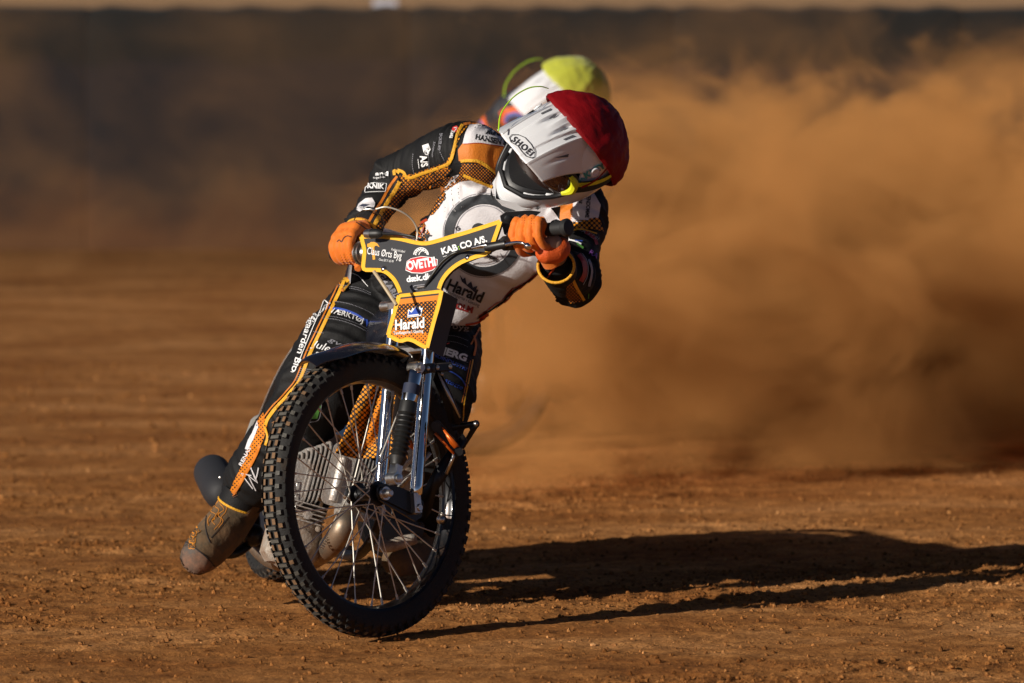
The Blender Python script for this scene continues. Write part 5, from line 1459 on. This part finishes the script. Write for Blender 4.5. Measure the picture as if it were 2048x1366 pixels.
RG, knR = glove(P(702, 496, 0.455), (GR1 - GR0), Vector((-0.25, -0.95, 0.10)), Vector((0.1, 0.1, 1)), -1, P(716, 462, 0.47),
                [(66, -84, 0.0128), (74, -88, 0.0132), (70, -86, 0.0130), (58, -82, 0.0118)], thumb=[P(712, 505, 0.5), P(714, 520, 0.46), P(718, 530, 0.43), P(716, 538, 0.415)], sp=0.0168, rad0=0.0340)
# raised rubber dots and seams on the gloves
for G_, rows_ in ((RG, [((681 + i * 6.2 + j * 1.4, 508 + j * 4.6 + abs(i - 3) * 0.5)) for i in range(7) for j in range(5)]), (LG, [(1044 + i * 19 + k * 5, 436 + j * 5 + i * 1.0) for i in range(4) for j in range(3) for k in range(2)])):
    h_ = bvh_surf([G_], 0.2)
    if G_ is RG:
        mb = MB()
        for x, y in rows_:
            q, nn = h_(x, y); mb.ball(q + nn * 0.0006, 0.0017, 4)
        mb.build("grip_dots", node_mat("glove dots", (0.62, 0.20, 0.006), 0.6), G_)
    dg = Decals(h_, 0.0008)
    if G_ is RG:
        dg.line([(674, 484), (679, 480), (683, 484), (688, 476), (695, 472), (703, 474)], 1.8, M_INK, 0)
        dg.line([(712, 444), (733, 458), (739, 460)], 1.8, M_INK, 0)
    else:
        M_HOLE = node_mat("glove vent", (0.13, 0.035, 0.003), 0.8)
        for x, y in rows_: dg.area([(x - 0.8, y), (x, y - 0.9), (x + 0.8, y), (x, y + 0.9)], M_HOLE, 0, step=9)
        dg.line([(1062, 424), (1078, 426)], 1.2, M_INK, 0)
    dg.build("glove_seams_vents", G_)  # seam lines and vent holes laid flat on the glove
# ------------------------------------------------------------------ helmet (own axes: x the rider's left, y forward, z up)
M_HWHITE = node_mat("helmet white gloss", (0.72, 0.73, 0.75), 0.20, coat=0.7, vary=0.03, dirt=0.05, dirtcol=(0.40, 0.28, 0.18))
M_HBLACK = node_mat("helmet black rubber", (0.012, 0.012, 0.013), 0.45, bump=0.15)
M_LINING = node_mat("helmet lining", (0.02, 0.012, 0.012), 0.95)
M_LENS = node_mat("tinted goggle lens", (0.035, 0.012, 0.006), 0.05, 0.35, coat=1.0, vary=0.9, vscale=14)
M_FRAME = node_mat("yellow goggle frame", (0.62, 0.62, 0.02), 0.4, vary=0.3, vscale=30)
M_STRAP = node_mat("goggle strap", (0.02, 0.024, 0.02), 0.8, bump=0.4, bscale=300)
M_TEAL = node_mat("teal print", (0.05, 0.30, 0.30), 0.6)
M_COVER = node_mat("red helmet cover cloth", (0.19, 0.0015, 0.004), 0.6, bump=0.3, bscale=350, vary=0.2, vscale=9, spec=0.2)
M_FEEL = node_mat("lime wire", (0.42, 0.72, 0.02), 0.4)
F3 = Vector((-0.724, -0.645, -0.22)).normalized()            # world directions: forward
U3 = Vector((0.34, -0.62, 0.70)); U3 = (U3 - F3 * U3.dot(F3)).normalized()
X3 = U3.cross(F3).normalized()                              # rider's left
HC = P(1136, 298, 0.24)
def build_helmet(parent, C, X, Y, Z):
    def H(x, y, z): return C + X * x + Y * y + Z * z
    def shell_r(d):
        """radius of the shell in direction d (unit, local)"""
        rx, ry, rz = 0.122, 0.146 if d.y > 0 else 0.142, 0.138 if d.z > 0 else 0.150
        r = 1 / math.sqrt((d.x / rx) ** 2 + (d.y / ry) ** 2 + (d.z / rz) ** 2)
        if d.y > 0:
            chin = math.exp(-((d.z + 0.60) / 0.30) ** 2) * math.exp(-(d.x / 0.52) ** 2) * d.y
            r += 0.082 * chin
        return r
    def sp(az, el, off=0.0):
        d = Vector((math.cos(el) * math.sin(az), math.cos(el) * math.cos(az), math.sin(el)))
        return d * (shell_r(d) + off)
    NA, NE = 96, 60
    port = lambda az, el: abs(az) < 1.02 - 0.35 * max(0, -el - 0.05) and -0.41 + 0.14 * abs(az) < el < 0.36
    # shell
    mb = MB(); vs = []; fs = []
    el0, el1 = -1.05, math.pi / 2 - 0.01
    for j in range(NE + 1):
        el = el0 + (el1 - el0) * j / NE
        for i in range(NA):
            az = -math.pi + 2 * math.pi * i / NA
            q = sp(az, el)
            if el < -0.6 and abs(az) > 0.9: q.z = max(q.z, -0.105)
            vs.append(H(*q))
    for j in range(NE):
        el = el0 + (el1 - el0) * (j + .5) / NE
        for i in range(NA):
            az = -math.pi + 2 * math.pi * (i + .5) / NA
            if port(az, el): continue
            fs.append((j * NA + i, j * NA + (i + 1) % NA, (j + 1) * NA + (i + 1) % NA, (j + 1) * NA + i))
    mb.add(vs, fs)
    shell = mb.build("helmet", M_HWHITE, parent, auto=60)
    sm = shell.modifiers.new("thick", 'SOLIDIFY'); sm.thickness = 0.010; sm.offset = 1 
    sm.offset = -1
    # rubber edge of the port, lining
    mb = MB(); loop = []
    for k in range(60):
        t = 2 * math.pi * k / 60
        ca, sa = math.cos(t), math.sin(t)
        az = 1.0 * abs(ca) ** 0.5 * (1 if ca > 0 else -1); el = (0.35 if sa > 0 else 0.39) * abs(sa) ** 0.6 * (1 if sa > 0 else -1)
        if el < 0: az *= 1 - 0.3 * abs(el)
        loop.append(H(*sp(az, el, 0.001)))
    mb.tube(loop + loop[:1], 0.0065, 8, cap=False); mb.build("port_trim", M_HBLACK, shell)
    mb = MB(); mb.ball(C - Y * 0.010, 1.0, 16, sc=(0.108, 0.112, 0.118), rot=Matrix((X, Y, Z)).transposed())
    mb.build("lining", M_LINING, shell)
    # black inner mouth guard below the goggles
    mb = MB(); rr = []
    for i in range(25):
        az = -0.95 + 1.9 * i / 24
        rr.append([H(*sp(az, -0.29 - 0.02 * math.cos(az * 3), -0.022)), H(*sp(az, -0.33 + 0.07 * abs(az), -0.008)), H(*sp(az, -0.36 + 0.10 * abs(az), -0.012)), H(*sp(az, -0.39 + 0.13 * abs(az), -0.006)), H(*sp(az, -0.43 + 0.15 * abs(az), -0.006)), H(*sp(az, -0.39 + 0.10 * abs(az), -0.03)), H(*sp(az, -0.29, -0.038))])
    mb.rings(rr); mb.build("mouth_guard", M_HBLACK, shell)
    # chin: raised white beak with vents
    mb = MB()
    def S(az, el, off): return H(*sp(az, el, off))
    mb.add([S(0, -0.52, 0.014), S(-0.30, -0.60, 0.009), S(0, -0.78, 0.016), S(0.30, -0.60, 0.009), S(-0.5, -0.60, 0.0), S(0.5, -0.60, 0.0), S(0, -0.96, 0.0), S(-0.25, -0.50, 0.0), S(0.25, -0.50, 0.0)],
           [(0, 1, 2), (0, 2, 3), (1, 4, 6, 2), (2, 6, 5, 3), (0, 7, 4, 1), (3, 5, 8, 0)])
    mb.build("chin_beak", M_HWHITE, shell, auto=10)
    mb = MB()
    for sg in (-1, 1):
        mb.add([S(sg * 0.14, -0.60, 0.0150), S(sg * 0.24, -0.62, 0.0125), S(sg * 0.18, -0.69, 0.0145), S(sg * 0.09, -0.70, 0.0165)], [(0, 1, 2, 3)])
        mb.add([S(sg * 0.52, -0.56, 0.0045), S(sg * 0.60, -0.555, 0.004), S(sg * 0.575, -0.65, 0.004)], [(0, 1, 2)])
    mb.build("chin_vent", M_HBLACK, shell)
    # long black breath plate along the rider's right cheek and chin
    mb = MB()
    q = [S(-0.95, -0.20, 0.006), S(-0.80, -0.36, 0.012), S(-0.56, -0.62, 0.012), S(-0.40, -0.84, 0.010), S(-0.15, -0.98, 0.006)]
    mb.tube(q, [0.003, 0.005, 0.007, 0.007, 0.004], 10, smooth=4); mb.build("chin_skirt", M_HBLACK, shell)
    # goggles
    mb = MB(); rr = []
    def G(az, el, off):
        return H(*(Vector((math.cos(el) * math.sin(az), math.cos(el) * math.cos(az), math.sin(el))) * (0.128 + off)))
    for i in range(29):
        az = -0.86 + 1.72 * i / 28; nose = 0.10 * math.exp(-(az / 0.2) ** 2); e = 1 - 0.35 * abs(az / 0.86) ** 4
        rr.append([G(az, (-0.42 + nose) * e + (0.33 * e - (-0.42 + nose) * e) * k / 8, 0.006 + 0.003 * math.sin(math.pi * k / 8)) for k in range(9)])
    mb.rings(rr, close=False, cap=False)
    lens = mb.build("goggle_lens", M_LENS, shell)
    mb = MB(); loop = []
    for i in range(29):
        az = -0.86 + 1.72 * i / 28; e = 1 - 0.35 * abs(az / 0.86) ** 4; nose = 0.10 * math.exp(-(az / 0.2) ** 2); loop.append(G(az, (-0.42 + nose) * e, 0.008))
    for i in range(29):
        az = 0.86 - 1.72 * i / 28; e = 1 - 0.35 * abs(az / 0.86) ** 4; loop.append(G(az, 0.33 * e, 0.008))
    mb.tube(loop + loop[:1], 0.0045, 8, cap=False)
    mb.build("goggle_frame", M_STRAP, shell)
    for sg in (-1, 1):
        mb = MB(); mb.tube([G(sg * 0.84, 0.24, 0.008), G(sg * 0.96, 0.12, 0.010), G(sg * 0.97, -0.06, 0.010), G(sg * 0.84, -0.22, 0.008)], [0.006, 0.010, 0.011, 0.006], 8, smooth=4)
        mb.build("goggle_outrigger", M_FRAME if sg > 0 else M_TEAL, shell)
    for sg, nm in ((1, "goggle_strap"), (-1, "goggle_strap")):
        mb = MB(); rr = []
        for i in range(22):
            az = 1.0 + 1.6 * i / 21; el = 0.02 + 0.10 * (i / 21)
            rr.append([H(*sp(sg * az, el + w, 0.0085 if i else 0.004)) for w in np.linspace(-0.15, 0.15, 5)])
        mb.rings(rr, close=False, cap=False)
        st = mb.build(nm, M_STRAP, shell)
        if sg > 0:
            mb = MB(); rr = []
            for i in range(22):
                az = 1.02 + 1.5 * i / 21; el = 0.02 + 0.10 * (i / 21)
                rr.append([H(*sp(az, el + w, 0.0095)) for w in (0.02, 0.12)])
            mb.rings(rr, close=False, cap=False); mb.build("strap_stripe", M_FRAME, shell)
    # peak: a faceted visor running straight on from the crown
    NV, NU = 44, 84
    def peak(u, v):
        """u -1..1 across, v 0 (crown) .. 1 (tip)"""
        au = abs(u)
        halfw = 0.116 + (0.094 - 0.116) * v ** 0.8
        y = 0.000 + 0.214 * v
        z = 0.127 + 0.022 * v - 0.071 * v * v
        x = u * halfw
        side = max(0, au - 0.55) / 0.45
        drop = side ** 1.15 * (0.085 * (1 - v) + 0.034 * v) + 0.020 * (1 - v) * au * au + 0.004 * au
        # raised centre panel and grooves
        ridge = 0.0100 / (1 + math.exp((au - 0.27 - 0.14 * (1 - v)) * 150)) * (1.15 - v) * min(1, v * 4) 
        ridge += 0.004 * math.exp(-((au - 0.56) / 0.018) ** 2) * min(1, max(0, v * 5 - 1))
        scoop = -0.012 * max(0, 1 - abs(au - 0.16 - 0.10 * v) / 0.07) * max(0, 1 - abs(v - 0.42) / 0.22) + 0.007 * max(0, 1 - au / 0.10) * max(0, 1 - abs(v - 0.34) / 0.25) - 0.004 * max(0, 1 - abs(au - 0.74) / 0.05) * max(0, 1 - abs(v - 0.6) / 0.3)
        y -= 0.030 * side * v                       # swept tip corners
        y += 0.010 * (1 - u * u) * v
        return Vector((x, y, z - drop + ridge + scoop))
    vs = [H(*peak(-1 + 2 * i / NU, j / NV)) for j in range(NV + 1) for i in range(NU + 1)]
    fs = [(j * (NU + 1) + i, j * (NU + 1) + i + 1, (j + 1) * (NU + 1) + i + 1, (j + 1) * (NU + 1) + i) for j in range(NV) for i in range(NU)]
    mb = MB(); mb.add(vs, fs); pk = mb.build("visor_peak", M_HWHITE, shell, auto=28)
    sm = pk.modifiers.new("thick", 'SOLIDIFY'); sm.thickness = 0.003; sm.offset = -1
    mb = MB()
    def PK(u, v, up): 
        q = peak(u, v); return H(q.x, q.y, q.z + up)
    for sg in (-1, 1):
        mb.add([PK(sg * 0.18, 0.40, 0.002), PK(sg * 0.215, 0.47, 0.002), PK(sg * 0.25, 0.40, 0.002), PK(sg * 0.23, 0.35, 0.002)], [(0, 1, 2, 3)])
        mb.add([PK(sg * 0.42, 0.36, 0.002), PK(sg * 0.43, 0.50, 0.002), PK(sg * 0.47, 0.49, 0.002), PK(sg * 0.47, 0.34, 0.002)], [(0, 1, 2, 3)])
        mb.add([PK(sg * 0.72, 0.50, 0.002), PK(sg * 0.70, 0.70, 0.002), PK(sg * 0.76, 0.52, 0.002)], [(0, 1, 2)])
    mb.build("visor_vent", node_mat("grey vent mesh", (0.10, 0.10, 0.11), 0.7), shell)
    mb = MB()
    for sg in (-1, 1):
        c = H(*sp(sg * 1.35, 0.34, 0.006)); d = (c - C).normalized()
        mb.lathe(c - d * 0.004, d, [(0, 0.013), (0.004, 0.013), (0.005, 0.009), (0.0035, 0.006)], 18)
    mb.build("visor_screw", M_HWHITE, shell)
    # cloth cover pulled over crown and back
    vs = []; fs = []; NA2, NB2 = 110, 60
    # cover pole at the back-top; beta measured from it
    pole = Vector((0, -0.80, 0.60)).normalized(); e_x = Vector((1, 0, 0)); e_y = pole.cross(e_x).normalized()
    for j in range(NB2 + 1):
        for i in range(NA2):
            a = 2 * math.pi * i / NA2
            fwd_side = math.cos(a)          # +1 towards the back bottom or front
            bmax = 1.36 + 0.06 * math.cos(2 * a)
            be = 0.004 + bmax * j / NB2
            d = pole * math.cos(be) + (e_x * math.sin(a) + e_y * math.cos(a)) * math.sin(be)
            g = j / NB2; damp = 1 - 0.75 * g ** 6; wr_ = damp * mnoise.noise(Vector((math.sin(a) * 3.2, math.cos(a) * 3.2, be * 1.1))) ; fold = math.sin(a * 9 + 3 * wr_ + be * 1.5)
            g = j / NB2
            off = 0.010 + 0.0045 * wr_ + 0.0030 * fold * g + (0.011 * math.exp(-((d.y + 0.75) / 0.35) ** 2 - ((d.z + 0.15) / 0.4) ** 2)) - (0.003 if j > NB2 - 2 else 0) + 0.009 * max(0, d.y + 0.2) ** 0.5 * g
            off += damp * 0.0035 * abs(mnoise.noise(d * 5 + Vector((wr_, 0, 0)))) - 0.002 * abs(mnoise.noise(d * 11))
            q = d * (shell_r(d) + off)
            vs.append(H(*q))
    for j in range(NB2):
        for i in range(NA2):
            fs.append((j * NA2 + i, j * NA2 + (i + 1) % NA2, (j + 1) * NA2 + (i + 1) % NA2, (j + 1) * NA2 + i))
    mb = MB(); mb.add(vs, fs); cv = mb.build("helmet_cover", M_COVER, shell, auto=50)
    sm = cv.modifiers.new("thick", 'SOLIDIFY'); sm.thickness = 0.0025; sm.offset = 1
    mb = MB()   # elastic strap under the visor side
    mb.rings([[H(*sp(az, el + w, 0.016)) for w in (-0.03, 0.03)] for az, el in ((1.75, 0.55), (1.55, 0.42), (1.38, 0.25), (1.22, 0.14), (1.1, 0.08))], close=False, cap=False)
    mb.build("cover_strap", M_COVER, shell)
    return shell, pk, cv, lens
shell, pk, cv, lens = build_helmet(body, HC, X3, F3, U3)
bpy.context.view_layer.update()
hd_ = Decals(bvh_surf([pk], 0.1), 0.0016)
sh = [(1022, 278), (1026, 271), (1038, 270), (1050, 276), (1064, 291), (1070, 303), (1069, 314), (1063, 316), (1048, 309), (1040, 296), (1032, 289)]
sh = [(1019, 276), (1024, 270.5), (1037, 270.5), (1050, 276), (1062, 289), (1070, 303), (1069, 314), (1063, 316.5), (1052, 313), (1043, 303), (1036, 293), (1022, 285)]
hd_.line(sh + sh[:1], 1.5, M_INK, 1, smooth=0)
hd_.text("SHOEI", (1022, 282), (1060, 314), 12.5, M_INK, 1, bold=0.018, shear=0.1, arc=1.0, gap=1.22)
hd_.line([(1115, 234), (1100, 253)], 1.0, M_GREY, 0) if False else None
hd_.build("maker_print", shell)
hs_ = Decals(bvh_surf([o for o in body.children_recursive if o.name.startswith("goggle_strap")] + [shell], 0.1), 0.0015)
hs_.text("OAKLEY", (1144, 372), (1212, 332), 11, M_TEAL, 2, bold=0.05)
hs_.build("strap_print", shell)
# lime wires curling out by the visor
mb = MB(); mb.tube([P(1097, 177, 0.20), P(1080, 173, 0.18), P(1055, 177, 0.16), P(1025, 196, 0.12), P(1002, 228, 0.08), P(997, 262, 0.05)], [0.0012, 0.0016, 0.0018, 0.0018, 0.0018, 0.0018], 8, smooth=8)
mb.build("lime_wire", M_FEEL, shell)
# ------------------------------------------------------------------ the second rider and motorcycle, 4.6 m behind in the dust
Y2 = 4.9
def split_loose(o):
    me = o.data; n = len(me.vertices); root = list(range(n))
    def find(a):
        while root[a] != a: root[a] = root[root[a]]; a = root[a]
        return a
    for e in me.edges: root[find(e.vertices[0])] = find(e.vertices[1])
    isl = {}
    for p in me.polygons: isl.setdefault(find(p.vertices[0]), []).append(p)
    if len(isl) < 2: return
    first = True
    for ps in isl.values():
        vi = sorted({v for p in ps for v in p.vertices}); mp = {v: i for i, v in enumerate(vi)}
        m = bpy.data.meshes.new(me.name); m.from_pydata([me.vertices[v].co for v in vi], [], [[mp[v] for v in p.vertices] for p in ps])
        for t in me.materials: m.materials.append(t)
        m.polygons.foreach_set("use_smooth", [p.use_smooth for p in ps])
        c = o if first else o.copy()
        c.data = m
        if not first: COL.objects.link(c); c.parent = o.parent; c.matrix_parent_inverse = o.matrix_parent_inverse.copy()
        first = False
for o in list(bpy.data.objects):
    if o.name.split(".")[0] in ("clamp_bolt", "hanger_bolt", "gearbox", "rivet", "visor_vent", "visor_screw", "chin_vent", "carburettor", "orange_guard", "footrest_hanger") and o.type == 'MESH': split_loose(o)
M2 = Matrix.Rotation(R(-12.0), 4, 'Y') @ Matrix.Rotation(R(-17.0), 4, 'Z') @ Matrix.Scale(0.95, 4)
_v = M2 @ (HC - Vector((WC.x, WC.y, 0)))
_d = (CAMH - _v.z) * 820 * DIST / (194 + 37)                  # how far away his helmet stands
T2 = Matrix.Translation(Vector(((1134 - 1024) * _d / DIST / 820 - _v.x, _d - DIST - _v.y, 0))) @ M2 @ Matrix.Translation(-Vector((WC.x, WC.y, 0)))
bpy.context.view_layer.update()
M_SUIT2 = node_mat("orange and blue suit", (0.30, 0.055, 0.03), 0.65)
nt = M_SUIT2.node_tree; tcn = nt.nodes.new("ShaderNodeTexCoord"); wv = nt.nodes.new("ShaderNodeTexNoise"); wv.inputs["Scale"].default_value = 7; wv.inputs["Detail"].default_value = 0
rp = nt.nodes.new("ShaderNodeValToRGB"); rp.color_ramp.interpolation = 'CONSTANT'
e = rp.color_ramp.elements; e[0].color = (0.02, 0.022, 0.05, 1); e[1].position = 0.50; e[1].color = (0.62, 0.10, 0.012, 1); e.new(0.44).color = (0.10, 0.12, 0.36, 1); e.new(0.62).color = (0.015, 0.015, 0.02, 1)
nt.links.new(tcn.outputs["Object"], wv.inputs["Vector"]); nt.links.new(wv.outputs["Fac"], rp.inputs["Fac"]); nt.links.new(rp.outputs["Color"], nt.nodes["Principled BSDF"].inputs["Base Color"])
M_COVER2 = node_mat("yellow helmet cover cloth", (0.42, 0.44, 0.035), 0.6, vary=0.15, sheen=0.2)
M_DULL = node_mat("dusty fork metal", (0.20, 0.15, 0.11), 0.5, 0.5, dirt=0.4)
SWAP = {M_CHROME.name: M_DULL, M_STEEL.name: M_DULL, M_SUIT.name: M_SUIT2, M_COVER.name: M_COVER2, M_CLOTHO.name: M_SUIT2}
SKIP = ("suit_print", "maker_print", "strap_print", "plate_print", "boot_print", "cast_mark", "spoke", "chin_vent", "visor_vent")
def copy_tree(o, parent=None):
    c = o.copy(); COL.objects.link(c)
    if parent is not None:
        c.parent = parent; c.matrix_parent_inverse = o.matrix_parent_inverse.copy()
    if c.type == 'MESH':
        for i, s in enumerate(c.material_slots):
            if s.material and s.material.name in SWAP:
                m = SWAP[s.material.name]; s.link = 'OBJECT'; s.material = m
    for ch in o.children:
        if ch.name.split(".")[0] in SKIP: continue
        copy_tree(ch, c)
    return c
for root, lab in ((bike, "blurred speedway motorcycle half hidden in the dust behind the first one"), (body, "rider in yellow covered white helmet, out of focus behind the leading rider")):
    c = copy_tree(root)
    c.matrix_world = T2 @ root.matrix_world
    c["label"] = lab
